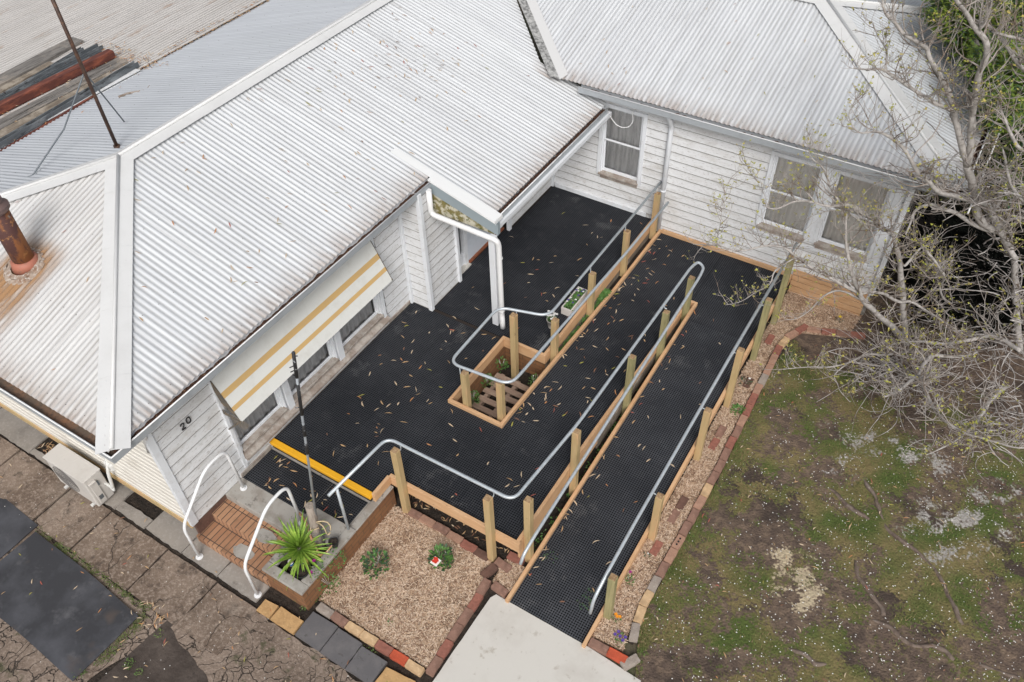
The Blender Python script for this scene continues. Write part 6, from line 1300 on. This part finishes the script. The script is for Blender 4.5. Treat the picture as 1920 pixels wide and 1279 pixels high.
# tangle of dry vines under the tree
vn = MB()
REG = [(1700, 700, 60, 30, 260, .15, .7), (1885, 530, 30, 50, 110, .6, 2.0), (1850, 645, 70, 34, 150, .2, 1.0), (1840, 470, 26, 30, 22, .8, 1.9), (1770, 345, 110, 20, 120, 2.95, 3.3), (1890, 760, 40, 50, 80, .1, .9), (1760, 600, 60, 40, 70, .1, .8), (1640, 690, 50, 20, 60, .1, .6), (1890, 350, 40, 60, 90, 2.4, 3.6), (1840, 820, 70, 30, 40, .2, 1.0)]
for (px, py, sx, sy, n, za, zb_) in REG:
    for k in range(int(n * .5)):
        p = at(px + WI.gauss(0, sx * .6), py + WI.gauss(0, sy * .6), z=WI.uniform(za, zb_)); a = WI.uniform(0, 6.28); d = Vector((math.cos(a), math.sin(a) * .7, WI.uniform(-.2, .3))); c = WI.uniform(-.35, .35); pts = [p]; L = WI.uniform(.35, 1.15); m = 9
        for j in range(m): d = (Matrix.Rotation(c, 3, 'Z') @ d + Vector((WI.uniform(-.15, .15), WI.uniform(-.15, .15), WI.uniform(-.22, .18)))).normalized(); q = pts[-1] + d * L / m; q.z = max(.02, q.z); pts.append(q)
        r = WI.choice((.005, .006, .008, .012)); vn.tube(pts, [r * (1 - .5 * j / m) for j in range(m + 1)], 4, cap=False)
        if WI.random() < .10: youngleaf(pts[-1], .04)
tag(vn.build('dry_vines', M['vine']), 'dense tangle of grey dry vines and twigs around the foot of the bare tree', 'vines', kind='stuff')
# ------------------------------------------------------------------ evergreen tree, plus black foliage added for the shaded gap
def evergreen(base, blobs, n, L, mats, lab, cat, name, w=.2, droop=-.3, group=None, trunk=True):
    e = empty(name, base, lab, cat, group); base = Vector(base)
    if trunk:
        b = MB(); 
        tops = [Vector(q[0]) for q in blobs]
        top = max(tops, key=lambda t: t.z); b.tube([base, base.lerp(top, .5) + Vector((.1, 0, 0)), top], [.12, .08, .03], 9)
        for t in tops: b.tube([base.lerp(top, .4), base.lerp(t, .7), t], [.05, .03, .012], 6)
        b.build('trunk', M['bark'], e)
    cr = MB(); tot = sum(q[1] ** 2 for q in blobs)
    for c, r in blobs:
        for k in range(int(n * r * r / tot)):
            while True:
                v = Vector((WI.uniform(-1, 1), WI.uniform(-1, 1), WI.uniform(-1, 1)))
                if .05 < v.length < 1: break
            v = v.normalized() * (WI.random() ** .35); p = Vector(c) + v * r * (1 + .35 * noise.noise(v * 2.2 + Vector(c)))
            if p.z < .03: continue
            if noise.noise(p * 1.6) < -.28: continue
            # a spray of leaves
            a0 = WI.uniform(0, 6.28); ax = (v + Vector((math.cos(a0), math.sin(a0), 0)) * .6).normalized()
            for j in range(4):
                a = a0 + j * 1.57 + WI.uniform(-.4, .4); d = (ax * .5 + Vector((math.cos(a), math.sin(a), droop + WI.uniform(-.2, .4)))).normalized(); l = L * WI.uniform(.6, 1.25); s = d.cross(Vector((0, 0, 1))).normalized() * l * w
                cr.quad([p, p + d * l * .45 + s, p + d * l, p + d * l * .45 - s], WI.randrange(len(mats)))
    cr.build('crown', [M[m] for m in mats], e); return e
evergreen((2.6, 15.2, 0), [(at(1905, 70, z=3.7), .85), (at(1835, 30, z=3.9), .62), (at(1785, 12, z=4.0), .42), (at(1915, 165, z=3.5), .62), (at(1862, 125, z=3.8), .42), (at(1880, 210, z=3.5), .28), (at(1980, 90, z=3.6), 1.1), (at(1850, -40, z=4.0), .9), (at(1990, 250, z=2.8), .8), (at(1955, 320, z=2.2), .6)], 15000, .085, ['leafg', 'leafg', 'plantd'], 'dense bright evergreen tree behind the far end of the house', 'tree', 'evergreen_tree')
evergreen((1.6, 13.4, 0), [((1.0, 12.3, .7), 1.0), ((.5, 11.9, .35), .55), ((.2, 13.6, .6), .8), ((1.3, 12.6, .9), .95), ((1.2, 13.8, 1.3), 1.0), ((1.6, 15.0, 1.5), 1.1), ((2.6, 12.9, 1.2), 1.1), ((3.6, 12.2, 1.1), 1.1), ((3.2, 14.0, 1.5), 1.3), ((.35, 12.6, .55), .6), ((4.8, 11.8, 1.0), 1.2)], 12000, .09, ['leaf_shade'], 'near-black hedge filling the gap beside the house wall', 'shade_hedge', 'shade_hedge', trunk=False)  # added foliage, near-black to stand in for the deep shade beside the wall
b = MB(); b.tube([at(1920, 130, z=3.2), at(1815, 400, z=2.9)], .012, 6); tag(b.build('cable', M['pvc']), 'thin pale service cable running past the right edge of the roof', 'cable')
